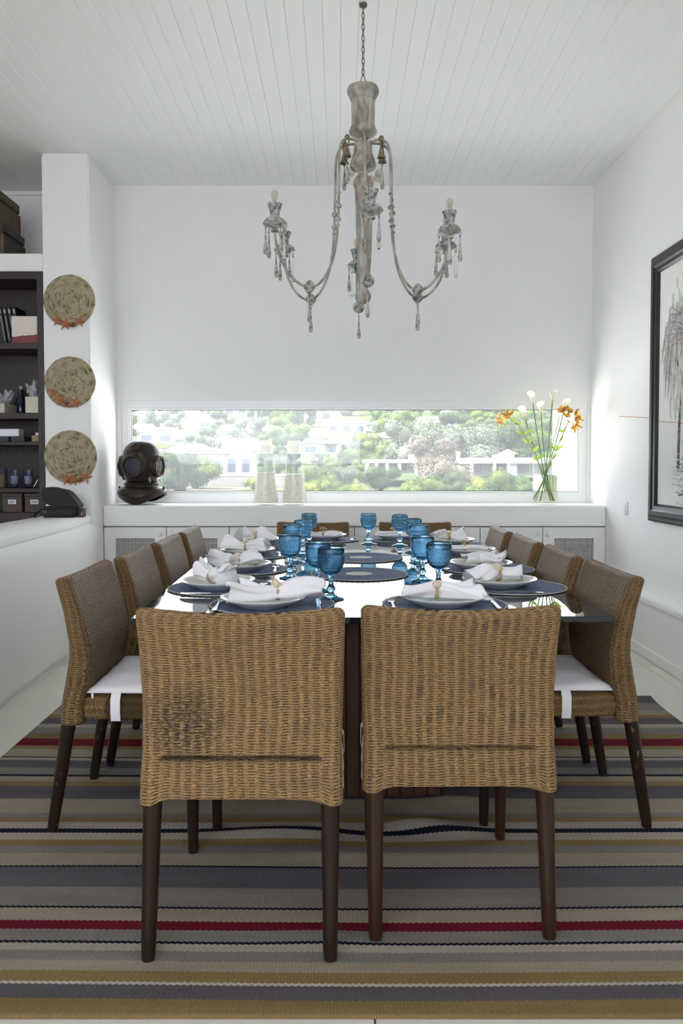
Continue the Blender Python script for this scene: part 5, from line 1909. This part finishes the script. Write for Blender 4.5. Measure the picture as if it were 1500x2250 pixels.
def chandelier():
    cx, cy = 0.118, 4.03
    t = thing('chandelier', 'six armed limewashed wooden chandelier with glass drops hanging over the table', 'chandelier', (cx, cy, 2.0))
    zv = lambda v: 3.111 - (v - 190) * 0.002236 - 2.0
    px = 0.00229

    def prof(lst):
        return [(r * px, zv(v)) for v, r in lst][::-1]
    fl = lambda n, d: (lambda a, z: 1 - d * (0.5 + 0.5 * math.cos(n * a)) ** 2)
    MB().lathe(prof([(190, 0), (190, 26), (193, 32), (199, 34.5), (206, 34), (212, 30), (219, 28), (221, 26.5)]), 40).build('capital', M['lime'], t, angle=28)
    MB().lathe(prof([(221, 26), (224, 26), (276, 25.5), (280, 25.5)]), 96, flute=fl(12, 0.09)).build('fluted_drum', M['lime'], t, angle=60)
    MB().lathe(prof([(280, 27), (284, 28), (288, 30.5), (292, 30), (296, 26), (301, 17), (304, 10), (312, 9.5), (313, 0)]), 40).build('drum_foot', M['lime'], t, angle=28)
    MB().lathe(prof([(312, 0), (313, 14), (316, 19), (332, 20), (335, 19), (337, 21), (346, 24), (358, 28), (364, 29), (370, 26), (376, 14), (379, 11), (384, 10.5), (385, 0)]), 40).build('hub', M['lime'], t, angle=28)
    MB().lathe(prof([(384, 0), (385, 12), (389, 17), (394, 18), (396, 20), (406, 21), (411, 19), (414, 18)]), 40).build('collar', M['lime'], t, angle=28)
    MB().lathe(prof([(414, 18.5), (470, 16), (560, 13.5), (584, 12.5), (590, 12), (592, 14)]), 72, flute=lambda a, z: 1 - (0.12 * (0.5 + 0.5 * math.cos(8 * a)) ** 2 if z > zv(470) else 0.0)).build('shaft', M['lime'], t, angle=60)
    MB().lathe(prof([(590, 0), (592, 14), (600, 15), (603, 13), (606, 14), (612, 12.5), (620, 10), (628, 9), (636, 9), (637, 0)]), 32).build('shaft_foot', M['lime'], t, angle=50)
    MB().ball((0, 0, zv(651)), 17.5 * px, 32, 20).build('ball_finial', M['lime'], t)
    # chain
    zt = zv(190)
    for sx in (-1, 1):
        MB().tube([(sx * 0.026, 0, zt - 0.004), (0, 0, zt + 0.060)], 0.0022, 6).build('hanger_wire', M['iron'], t)
    nl = 0
    z = zt + 0.052
    L = 0.036
    link = MB().tube([(0.0068 * math.cos(a), 0, 0.0165 * math.sin(a) * (1.0)) for a in [2 * PI * i / 12 for i in range(12)]], 0.0022, 6, closed=True).mesh('chain_link')
    link.materials.append(M['iron'])
    while z + 2.0 < ZC - 0.01:
        link_mesh('chain_link', link, None, t, (0, 0, z + 0.0165), (0, 0, PI / 2 * (nl % 2) + 0.5))
        z += 0.0275
        nl += 1
    MB().lathe([(0, ZC - 2.0), (0.02, ZC - 2.0), (0.018, ZC - 2.012), (0.004, ZC - 2.02), (0, ZC - 2.02)][::-1], 16).build('ceiling_hook', M['iron'], t)

    # shared meshes
    def drop_mesh(L, r, mtl):
        p = [(0.0009, 0.0), (0.0018, -0.006), (r * 0.35, -L * 0.25), (r * 0.62, -L * 0.5), (r * 0.92, -L * 0.75), (r, -L * 0.88), (r * 0.75, -L * 0.96), (0.0, -L)]
        me = MB().lathe(p[::-1], 16).mesh('drop', angle=80)
        me.materials.append(mtl)
        return me
    D1, D2 = drop_mesh(0.118, 0.0102, M['lime_grey']), drop_mesh(0.130, 0.0085, M['drop_glass'])
    ringm = MB().tube([(0.0055 * math.cos(a), 0, 0.0055 * math.sin(a)) for a in [2 * PI * i / 10 for i in range(10)]], 0.0012, 5, closed=True)
    beadm = ringm
    RM = MB().tube([(0.006 * math.cos(a), 0, -0.006 + 0.006 * math.sin(a)) for a in [2 * PI * i / 10 for i in range(10)]], 0.0013, 5, closed=True).ball((0, 0, -0.018), 0.0045, 8, 6).mesh('drop_hook')
    RM.materials.append(M['bronze'])

    def drop(par, p, glass=False, rz=0.0):
        link_mesh('drop_hook', RM, None, par, p, (0, 0, rz))
        link_mesh('drop', D2 if glass else D1, None, par, (p[0], p[1], p[2] - 0.021))
    cup = MB().lathe([(0.0, -0.022), (0.008, -0.022), (0.013, -0.030), (0.019, -0.028), (0.020, -0.021), (0.012, -0.015), (0.018, -0.010), (0.040, -0.004), (0.053, 0.004), (0.0555, 0.008),
                      (0.053, 0.012), (0.050, 0.013), (0.047, 0.022), (0.036, 0.030), (0.022, 0.033), (0.0, 0.033)], 32).mesh('cup', angle=35)
    cup.materials.append(M['lime_grey'])
    sl = MB()
    for q in range(8):
        a = 2 * PI * q / 8
        ca, sa = math.cos(a), math.sin(a)
        vs, fs = [], []
        for s in range(6):
            u = s / 5
            r = 0.020 + 0.003 * u + 0.012 * u ** 3
            hw = 0.0075 * (1 + 0.25 * u)
            z_ = 0.032 + 0.062 * u + (0.004 if s == 5 else 0)
            for rr_ in (r, r - 0.004):
                for k_ in (-1, 1):
                    vs.append((rr_ * ca - k_ * hw * sa, rr_ * sa + k_ * hw * ca, z_))
        for s in range(5):
            q0, q1 = 4 * s, 4 * (s + 1)
            fs += [(q0, q0 + 1, q1 + 1, q1), (q0 + 2, q1 + 2, q1 + 3, q0 + 3), (q0, q1, q1 + 2, q0 + 2), (q0 + 1, q0 + 3, q1 + 3, q1 + 1)]
        fs += [(20, 21, 23, 22)]
        sl.add(vs, fs)
    sl.lathe([(0.0, 0.032), (0.015, 0.032), (0.015, 0.088), (0.012, 0.093), (0.0, 0.093)], 14)
    SL = sl.mesh('candle_sleeve', angle=35)
    SL.materials.append(M['lime_grey'])
    bu = MB().shell([(0.0100, 0.100), (0.0110, 0.112), (0.0135, 0.122), (0.0165, 0.132), (0.0175, 0.142), (0.0150, 0.152), (0.009, 0.158), (0.0, 0.160)], 20)
    BU = bu.mesh('bulb', angle=80)
    BU.materials.append(M['bulb'])
    BC = MB().lathe([(0.0, 0.088), (0.0122, 0.088), (0.0122, 0.101), (0.0, 0.101)], 14).mesh('bulb_cap')
    BC.materials.append(M['bronze'])
    FI = MB().tube([(-0.004, 0, 0.101), (-0.005, 0, 0.128), (0.0, 0, 0.134), (0.005, 0, 0.128), (0.004, 0, 0.101)], 0.0008, 4).mesh('filament')
    FI.materials.append(M['bronze'])
    # arms: (angle direction dx, dy of the cup)
    arms = [(0.02, -0.49, 0.0), (-0.415, -0.300, 0.0), (-0.400, 0.150, 0.0), (0.405, -0.190, 0.0), (0.425, 0.085, 0.0), (-0.02, 0.49, 0.0)]
    for i, (dx, dy, _) in enumerate(arms):
        R = math.hypot(dx, dy)
        ang = math.atan2(dy, dx)
        A = empty('arm', (0, 0, 0), ang)
        A.parent = t
        k = R / 0.45
        zz = lambda z: z - 2.0
        ctrl = [(0.03, 2.835), (0.075, 2.838), (0.105, 2.832), (0.130, 2.810), (0.143, 2.765), (0.146, 2.70), (0.148, 2.60), (0.150, 2.50), (0.153, 2.42), (0.160, 2.33), (0.176, 2.245), (0.203, 2.17), (0.238, 2.115),
                (0.275, 2.088), (0.312, 2.085), (0.350, 2.103), (0.388, 2.14), (0.418, 2.19), (0.438, 2.25), (0.446, 2.315)]
        ctrl = smooth_path(ctrl)
        pts = [(r if r < 0.15 else 0.15 + (r - 0.15) * (R - 0.15) / 0.296, 0, zz(z)) for r, z in ctrl]
        MB().tube(pts, 0.0062, 10).build('arm_rod', M['lime'], A, angle=80)
        for (r, z, rad) in ((0.147, 2.565, 0.0105), (0.150, 2.50, 0.0165), (0.152, 2.435, 0.0150), (0.155, 2.405, 0.0105)):
            if i in (3, 4) and rad == 0.0105:
                rad = 0.010
            MB().lathe([(0.005, -rad * 0.5), (rad * 0.8, -rad * 0.5), (rad, -rad * 0.2), (rad, rad * 0.1), (rad * 0.72, rad * 0.5), (0.005, rad * 0.6)], 18).build('arm_bead', M['lime_grey'], A, (r, 0, zz(z)), angle=40)
        # striped knot at the bottom of the curve
        xk = 0.15 + (0.290 - 0.15) * (R - 0.15) / 0.296
        kp = [(0.0, -0.026), (0.010, -0.026), (0.012, -0.020), (0.018, -0.019), (0.019, -0.012), (0.026, -0.011), (0.0275, -0.004), (0.031, -0.003), (0.031, 0.003), (0.0275, 0.004), (0.026, 0.011), (0.019, 0.012), (0.018, 0.019), (0.012, 0.020), (0.010, 0.026), (0.0, 0.026)]
        MB().lathe(kp, 24, 0, TR((xk, 0, zz(2.086)), (0, PI / 2, 0))).build('knot', M['lime_grey'], A, angle=30)
        drop(A, (xk, 0, zz(2.086) - 0.030))
        Zc = zz(2.342)
        cxr = pts[-1][0]
        link_mesh('cup', cup, None, A, (cxr, 0, Zc))
        link_mesh('candle_sleeve', SL, None, A, (cxr, 0, Zc), (0, 0, 0.2 * i))
        link_mesh('bulb_cap', BC, None, A, (cxr, 0, Zc))
        link_mesh('bulb', BU, None, A, (cxr, 0, Zc))
        link_mesh('filament', FI, None, A, (cxr, 0, Zc))
        for q in range(4):
            a = 2 * PI * q / 4 + 0.7 + 0.9 * i
            drop(A, (cxr + 0.050 * math.cos(a), 0.050 * math.sin(a), Zc - 0.002), glass=(q == 1), rz=a)
        # rosette where the arm leaves the hub, and a bell with a drop below it
        MB().ball((0.098, 0, zz(2.842)), 0.013, 14, 9).build('rosette', M['bronze'], A)
        if i in (1, 2, 3, 4):
            hk = MB()
            rp = [(0.098 + 0.001, 0.016 * math.cos(a), zz(2.820) + 0.026 * math.sin(a)) for a in [2 * PI * q / 14 for q in range(14)]]
            hk.tube(rp, 0.0042, 6, closed=True).build('hook_ring', M['bronze'], A)
            bell = MB().lathe([(0.0, 0.0), (0.009, 0.0), (0.011, -0.008), (0.015, -0.030), (0.022, -0.046), (0.0205, -0.046), (0.013, -0.030), (0.006, -0.012), (0.0, -0.010)][::-1], 40, 0, None,
                              flute=lambda a, z: 1 + 0.08 * math.cos(9 * a))
            bell.build('bell', M['bronze'], A, (0.099, 0, zz(2.792)), angle=60)
            drop(A, (0.099, 0, zz(2.752)))
            MB().ball((0.080, 0.012, zz(2.675)), (0.019, 0.016, 0.024), 14, 9).build('glass_pear', M['bulb'], A)
    return t


chandelier()

# ================================================================== OUTSIDE
rnd = random.Random(21)


def hz(x, y):
    ys = [7, 12, 25, 40, 60, 80, 110, 150, 200, 250, 300, 340, 380, 460]
    zs = [-1.2, -1.3, -1.0, -0.7, -0.1, 1.6, 4.5, 8.5, 14.5, 20.0, 25.5, 29.5, 31.0, 22]
    z = float(np.interp(y, ys, zs))
    return z + (0.02 * y) * 0.35 * math.sin(x * 0.035 + 1.3) * min(1, max(0, (y - 50) / 80)) + 0.25 * math.sin(x * 0.11 + y * 0.07)


def terrain():
    ys = np.concatenate([np.linspace(7.2, 60, 36), np.linspace(63, 460, 70)])
    xs = np.linspace(-1, 1, 90)
    P = np.zeros((len(ys), len(xs), 3))
    for i, y in enumerate(ys):
        for j, q in enumerate(xs):
            x = q * (40 + y * 0.7)
            P[i, j] = (x, y, hz(x, y))
    me = grid_mesh('hillside', P, P[..., :2] * 0.01)
    me.materials.append(M['hill'])
    me.materials.append(M['lawn'])
    c = np.zeros(len(me.polygons) * 3)
    me.polygons.foreach_get('center', c)
    yy = c.reshape(-1, 3)[:, 1]
    xx = c.reshape(-1, 3)[:, 0]
    me.polygons.foreach_set('material_index', ((yy < 52)).astype(np.int32))
    structure(link_mesh('hillside', me), 'hillside seen through the window')


terrain()
structure(MB().rng(-30, 30, -30, 6.9, -1.6, -0.25).build('ground', M['terrace'], smooth=False), 'paved ground around the house')
structure(MB().rng(-12, 12, 6.9, 12.5, 0.0, 0.38).build('unseen_terrace', M['roof_white'], smooth=False), 'unseen pale terrace slab added just below the window')  # out of view, put in to bounce sunlight up onto the ceiling
structure(MB().rng(2.13, 2.5, 6.85, 8.02, -1.0, 3.3).build('wall_outside', M['house'], smooth=False), 'sunlit white wall of the house just outside the window')


def crown_mesh(seed, nleaf, tall, spread):
    rj = random.Random(seed)
    mb = MB()
    lobes = []
    for q in range(9):
        a, r, z = rj.uniform(0, 2 * PI), spread * math.sqrt(rj.random()) * 0.60, tall * rj.uniform(0.24, 0.80)
        rr = spread * rj.uniform(0.24, 0.40)
        lobes.append((Vector((r * math.cos(a), r * math.sin(a), z)), rr))
        mb.ball(lobes[-1][0], rr * 0.68, 8, 6)
    for q in range(nleaf):
        c, rr = lobes[q % 9]
        d = Vector((rj.gauss(0, 1), rj.gauss(0, 1), rj.gauss(0.15, 1))).normalized()
        p = c + d * rr * rj.uniform(0.66, 1.08)
        p.z = max(p.z, tall * 0.04)
        s_ = spread * rj.uniform(0.030, 0.065) * (0.55 if nleaf > 2000 else 0.8)
        n = (d + Vector((rj.uniform(-1, 1), rj.uniform(-1, 1), rj.uniform(-1, 1))) * 0.8).normalized()
        t1 = n.orthogonal().normalized()
        t1 = (t1 * math.cos(q) + n.cross(t1) * math.sin(q))
        t2 = n.cross(t1)
        mb.add([p + t1 * s_, p + t2 * s_ * 0.6, p - t1 * s_, p - t2 * s_ * 0.6], [(0, 1, 2, 3)])
    for k in range(3):
        mb.tube([(0.06 * (k - 1), 0, -0.02), (0.10 * (k - 1), 0.03 * k, tall * 0.5)], [0.05, 0.03], 6)
    return mb.mesh('tree', angle=180)


kinds = [('tree_dark', 'dark green bushy tree'), ('tree_mid', 'mid green rounded tree'), ('tree_lime', 'bright lime green shrub'), ('tree_grey', 'grey green spreading tree'), ('tree_brown', 'brownish twiggy tree')]
CR = {}
for q, (mm, _) in enumerate(kinds):
    CR[mm] = []
    for v in range(2):
        me = crown_mesh(50 + 3 * q + v, 6000 if v == 0 else 2200, 1.0 if q != 2 else 0.72, 0.62 if q != 3 else 0.8)
        me.materials.append(M[mm])
        CR[mm].append(me)


def tree(x, y, h, kind, near, label, group):
    me = CR[kind][0 if near else 1]
    o = link_mesh('bush' if group in ('bushes in the valley', 'garden bushes below the villa') else 'tree' if kind != 'tree_lime' else 'shrub', me, None, None, (x, y, hz(x, y) - 0.08 * h), (0, 0, rnd.uniform(0, 6.28)))
    w_ = h * rnd.uniform(0.9, 1.3)
    o.scale = (w_, w_, h)
    tag(o, label, 'bush' if 'bush' in label else 'tree' if kind != 'tree_lime' else 'shrub', group)


HOUSES = [(330, 150, 12, 7, 3.4, 'hip', 'house', 'roof_white', 'white house with a white hipped roof above the helmet, left'),
     (300, 118, 7, 6, 2.6, 'gable', 'house', 'roof_white', 'small white gabled house at the left edge of the window'),
     (345, 108, 8, 6, 2.6, 'gable', 'house', 'roof_white', 'long white roofed house left above the helmet'),
     (420, 82, 7, 5, 2.2, 'hip', 'house_beige', 'roof_tan', 'beige house with a tan roof right of the helmet'),
     (435, 66, 5.6, 4, 2.1, 'flat', 'house_beige', 'roof_white', 'low beige house with wide dark windows right of the helmet'),
     (530, 66, 2.2, 3.4, 2.4, 'gable', 'house', 'roof_white', 'small white gabled house left of the shell bottles'),
     (470, 130, 8, 6, 2.8, 'hip', 'house', 'roof_grey', 'grey roofed house on the slope left of the bottles'),
     (540, 170, 11, 7, 3.4, 'hip', 'house', 'roof_white', 'white house high on the slope over the left bottle'),
     (600, 105, 5, 5, 2.4, 'gable', 'house_beige', 'roof_white', 'pale gabled house between the two bottles'),
     (430, 205, 12, 8, 4.0, 'hip', 'house', 'roof_grey', 'grey roofed house near the hilltop left'),
     (690, 150, 12, 7, 3.8, 'flat', 'house', 'roof_white', 'white flat roofed block right of the bottles'),
     (640, 215, 14, 8, 4.5, 'flat', 'house', 'roof_white', 'white flat roofed block high above the bottles'),
     (760, 115, 9, 6, 2.6, 'flat', 'house', 'roof_white', 'low white flat roofed house left of the villa'),
     (700, 88, 7, 5, 2.2, 'flat', 'house', 'roof_white', 'low pale house half hidden by trees near the right bottle'),
     (860, 92, 11, 7, 2.2, 'pyramid', 'house_beige', 'roof_tan', 'house with a wide tan tent roof behind the villa'),
     (878, 150, 6, 5, 2.6, 'pyramid', 'house', 'roof_dark', 'house with a dark pointed roof in the trees above the villa'),
     (925, 175, 10, 6, 3.0, 'flat', 'house', 'roof_white', 'white house on the slope above the tent roof'),
     (960, 128, 9, 6, 3.0, 'flat', 'house', 'roof_white', 'white house above the left end of the villa'),
     (1000, 150, 7, 6, 2.8, 'gable', 'house', 'roof_white', 'white gabled house above the middle of the villa'),
     (845, 118, 8, 5, 2.2, 'hip', 'house', 'roof_white', 'pale roofed house left of the dark pointed roof'),
     (730, 240, 13, 8, 4.5, 'flat', 'house', 'roof_white', 'white block near the hilltop in the middle')]

# near garden: right half is green, left is pale open ground
pxX = lambda px, y: (px - 745) / 1760 * y
GC = [(730, 'by the right bottle'), (790, 'left of the villa'), (860, 'below the left villa wing'), (930, 'below the villa gap'), (1000, 'below the brown tree'), (1060, 'below the villa middle'),
      (1120, 'below the villa tower'), (1180, 'beside the vase'), (1240, 'behind the vase'), (9999, 'right of the vase')]
bush_seen = set()
bn = 0
for i in range(400):
    y = rnd.uniform(24, 46)
    px = rnd.uniform(675, 1330)
    kd = rnd.choice(('tree_lime', 'tree_lime', 'tree_mid', 'tree_lime', 'tree_dark'))
    h = rnd.uniform(0.7, 1.35) * (0.8 + y / 60)
    lab = f"{'low' if h < 1.15 else 'rounded' if h < 1.6 else 'tall'} {({'tree_lime': 'lime green', 'tree_mid': 'mid green', 'tree_dark': 'dark green'})[kd]} garden bush {next(n for p, n in GC if px < p)}, {'near' if y < 31 else 'midway' if y < 38 else 'far'}"
    if lab in bush_seen or bn >= 42:
        continue
    bush_seen.add(lab)
    bn += 1
    tree(pxX(px, y), y, h, kd, True, lab, 'garden bushes below the villa')
for i, (px, ph) in enumerate(((478, 'nearest the helmet'), (515, 'second from the helmet'), (560, 'just left of the bottles'), (625, 'between the bottles'), (640, 'behind the right bottle'))):
    y = rnd.uniform(26, 34)
    tree(pxX(px, y), y, rnd.uniform(0.35, 0.6), 'tree_lime', True, f'low lime shrub on the pale ground, {ph}', 'low shrubs on the pale ground')
for (px, y, h, kd, lab) in ((325, 40, 2.6, 'tree_mid', 'green tree just behind the diving helmet'), (395, 46, 3.2, 'tree_dark', 'broad dark tree right of the diving helmet'), (430, 50, 2.6, 'tree_mid', 'rounded tree between helmet and low houses'),
                            (975, 52, 4.2, 'tree_brown', 'brown bare topped tree in front of the villa'), (1010, 66, 4.6, 'tree_grey', 'grey green tree rising behind the villa'), (890, 100, 4.5, 'tree_mid', 'green tree behind the tent roofed house'),
                            (1120, 41, 2.4, 'tree_mid', 'full green bush against the villa columns'), (1065, 76, 4.5, 'tree_dark', 'dark tree above the villa roof'), (1110, 78, 5.0, 'tree_dark', 'tall dark tree above the villa roof, nearer the vase'),
                            (1150, 80, 4.5, 'tree_mid', 'green tree above the villa roof beside the vase'), (800, 70, 2.6, 'tree_mid', 'green tree left of the villa')):
    tree(pxX(px, y), y, h, kd, True, lab, None)
BC_ = [(330, 'over the helmet top'), (420, 'at the helmet side'), (520, 'by the low beige house'), (600, 'behind the left bottle'), (680, 'behind the right bottle'), (760, 'right of the bottles'), (840, 'at the left villa end'),
       (930, 'behind the left villa wing'), (1020, 'behind the brown tree'), (1100, 'behind the villa middle'), (1180, 'behind the villa tower'), (9999, 'behind the flowers')]
belt = 0
for i in range(900):
    y = rnd.uniform(47, 92)
    px = rnd.uniform(250, 1290)
    if 53 < y < 66 and px > 795 or 50 < y < 70 and px < 560:
        continue
    kd = rnd.choice(('tree_mid', 'tree_dark', 'tree_lime', 'tree_grey'))
    h = rnd.uniform(1.0, 2.3)
    colour = {'tree_dark': 'dark green', 'tree_mid': 'mid green', 'tree_grey': 'grey green', 'tree_lime': 'lime green'}[kd]
    lab = f"{'low' if h < 1.4 else 'rounded' if h < 1.9 else 'tall'} {colour} bush in the valley, {next(n for p, n in BC_ if px < p)}, {'nearer' if y < 68 else 'farther'}"
    if lab in bush_seen or belt >= 110:
        continue
    bush_seen.add(lab)
    belt += 1
    tree(pxX(px, y), y, h, kd, True, lab, 'bushes in the valley')
placed = []
tries = 0
cols_ = [(320, 'over the helmet'), (450, 'right of the helmet'), (560, 'left of the bottles'), (680, 'over the bottles'), (790, 'right of the bottles'), (900, 'over the left villa wing'),
         (1010, 'over the villa middle'), (1110, 'over the right villa wing'), (1200, 'behind the lilies'), (9999, 'at the right end of the window')]
seen_lab = {}
while len(placed) < 225 and tries < 6000:
    tries += 1
    y = 74 + 288 * rnd.random() ** 1.15
    px = rnd.uniform(215, 1330)
    kd = rnd.choice(('tree_dark', 'tree_mid', 'tree_mid', 'tree_grey', 'tree_dark', 'tree_grey'))
    h = rnd.uniform(2.4, 4.8) * (0.8 + y / 300)
    x = pxX(px, y)
    if any((x - a) ** 2 + (y - b) ** 2 < (0.55 * (h + c)) ** 2 for a, b, c in placed) or any(abs(x - pxX(q[0], q[1])) < q[2] * 0.6 + h * 0.4 and abs(y - q[1]) < q[3] + h * 0.5 for q in HOUSES):
        continue
    placed.append((x, y, h))
    row = 'low on the slope' if y < 110 else 'half way up the slope' if y < 190 else 'high on the slope' if y < 280 else 'on the hilltop'
    col_ = next(n for p, n in cols_ if px < p)
    size = 'small' if h / (0.8 + y / 300) < 3.2 else 'big' if h / (0.8 + y / 300) > 4.0 else 'middling'
    colour = {'tree_dark': 'dark green', 'tree_mid': 'mid green', 'tree_grey': 'grey green'}[kd]
    lab = f'{size} {colour} tree {row}, {col_}'
    tree(x, y, h, kd, False, lab, 'trees on the hillside')


def house(x, y, w_, d_, h, roof, wallm, roofm, label, rz=0.0, group=None, nwin=3, zoff=0.0):
    t = thing('house', label, 'house', (x, y, hz(x, y) - 0.25 + zoff), rz, group)
    MB().rng(-w_ / 2, w_ / 2, -d_ / 2, d_ / 2, 0, h).build('wall', wallm, t, smooth=False)
    if roof == 'flat':
        MB().rng(-w_ / 2 - 0.3, w_ / 2 + 0.3, -d_ / 2 - 0.4, d_ / 2 + 0.3, h, h + 0.35).build('roof', roofm, t, smooth=False)
    else:
        o_ = 0.35
        rx = w_ / 2 + o_
        ry = d_ / 2 + o_
        k_ = rx * 0.5 if roof == 'hip' else rx
        if roof == 'pyramid':
            k_ = 0.02
        hh = h * 0.45 if roof != 'pyramid' else h * 0.7
        vs = [(-rx, -ry, h), (rx, -ry, h), (rx, ry, h), (-rx, ry, h), (-k_, 0, h + hh), (k_, 0, h + hh)]
        MB().add(vs, [(0, 1, 5, 4), (1, 2, 5), (2, 3, 4, 5), (3, 0, 4), (3, 2, 1, 0)]).build('roof', roofm, t, smooth=False)
    for q in range(nwin):
        xx = -w_ / 2 + w_ * (q + 0.5) / nwin
        f_ = empty('window', (xx, -d_ / 2, h * 0.52))
        f_.parent = t
        ww, wh = w_ / nwin * 0.27, h * 0.22
        MB().rng(-ww - 0.12, ww + 0.12, -0.08, 0.02, -wh - 0.12, wh + 0.12).build('window_frame', wallm, f_, smooth=False)
        MB().rng(-ww, ww, -0.12, -0.07, -wh, wh).build('pane', M['pane_far'], f_, smooth=False)
    return t


for (px, y, w_, d_, h, rf, wm, rm, lab) in HOUSES:
    k_ = 1.0 if y < 70 else 0.62 if y < 160 else 0.75
    w_, d_, h = w_ * k_, d_ * k_, h * k_
    house(pxX(px, y), y, w_, d_, h, rf, M[wm], M[rm], lab, rnd.uniform(-0.25, 0.25), 'houses on the hillside', 3 if w_ > 5 else 2, -0.2)

# long low garden wall in front of the left houses
gw = thing('garden_wall', 'long low stone garden wall in front of the houses on the left', 'wall', (pxX(480, 54), 54, hz(pxX(480, 54), 54) - 0.3), 0.03)
MB().rng(-7.0, 5.0, -0.2, 0.2, 0, 0.95).build('wall_body', M['wall_low'], gw, smooth=False)
MB().rng(-7.05, 5.05, -0.25, 0.25, 0.95, 1.08).build('coping', M['house'], gw, smooth=False)


def villa():
    y = 58.0
    sc = y / 1760
    X = lambda px: (px - 745) * sc
    Z = lambda v: 1.243 - (v - 1020) * sc
    t = thing('villa', 'long white modern villa with flat roof slabs and pillars beyond the garden', 'villa', (0, y, 0))
    yb = 5.0

    def b(name, p0, p1, v0, v1, d0, d1, m):
        return MB().rng(X(p0), X(p1), d0, d1, Z(v1), Z(v0)).build(name, m, t, smooth=False)
    b('roof', 800, 925, 1010, 1017, -1.0, yb, M['roof_white'])
    b('wall', 806, 914, 1017, 1040, 1.2, yb, M['house'])
    for p in (803, 822, 845, 872, 908):
        b('pillar', p, p + 7, 1017, 1042, -0.9, -0.6, M['house'])
    for p in (830, 856, 884):
        b('window', p, p + 12, 1020, 1034, 1.12, 1.2, M['pane_far'])
    b('roof', 1028, 1240, 1006, 1018, -1.0, yb, M['roof_white'])
    b('wall', 1000, 1085, 1018, 1046, 1.5, yb, M['house'])
    b('wall', 1110, 1132, 1018, 1046, -0.5, yb, M['house'])
    b('wall', 1132, 1240, 1018, 1046, 2.0, yb, M['house'])
    for p in (1029, 1078, 1108):
        b('pillar', p, p + 6, 1018, 1046, -0.9, -0.6, M['house'])
    for p in (1036, 1052, 1138, 1160):
        b('window', p, p + 12, 1021, 1038, 1.42, 1.5, M['pane_far'])
    b('roof', 925, 1030, 1014, 1019, -0.6, yb, M['roof_white'])
    b('wall', 925, 1030, 1019, 1044, 0.6, yb, M['house_beige'])
    b('chimney', 902, 914, 998, 1010, 1, 2, M['house'])
    b('chimney', 1092, 1104, 999, 1006, 1, 2, M['house'])
    b('tower', 1112, 1136, 996, 1006, 1, 2.2, M['house'])
    x0, x1 = X(1108), X(1141)
    xm = (x0 + x1) / 2
    MB().add([(x0, 0.5, Z(997)), (x1, 0.5, Z(997)), (x1, 2.7, Z(997)), (x0, 2.7, Z(997)), (xm, 1.6, Z(986))], [(0, 1, 4), (1, 2, 4), (2, 3, 4), (3, 0, 4), (3, 2, 1, 0)]).build('tower_roof', M['roof_white'], t, smooth=False)


villa()
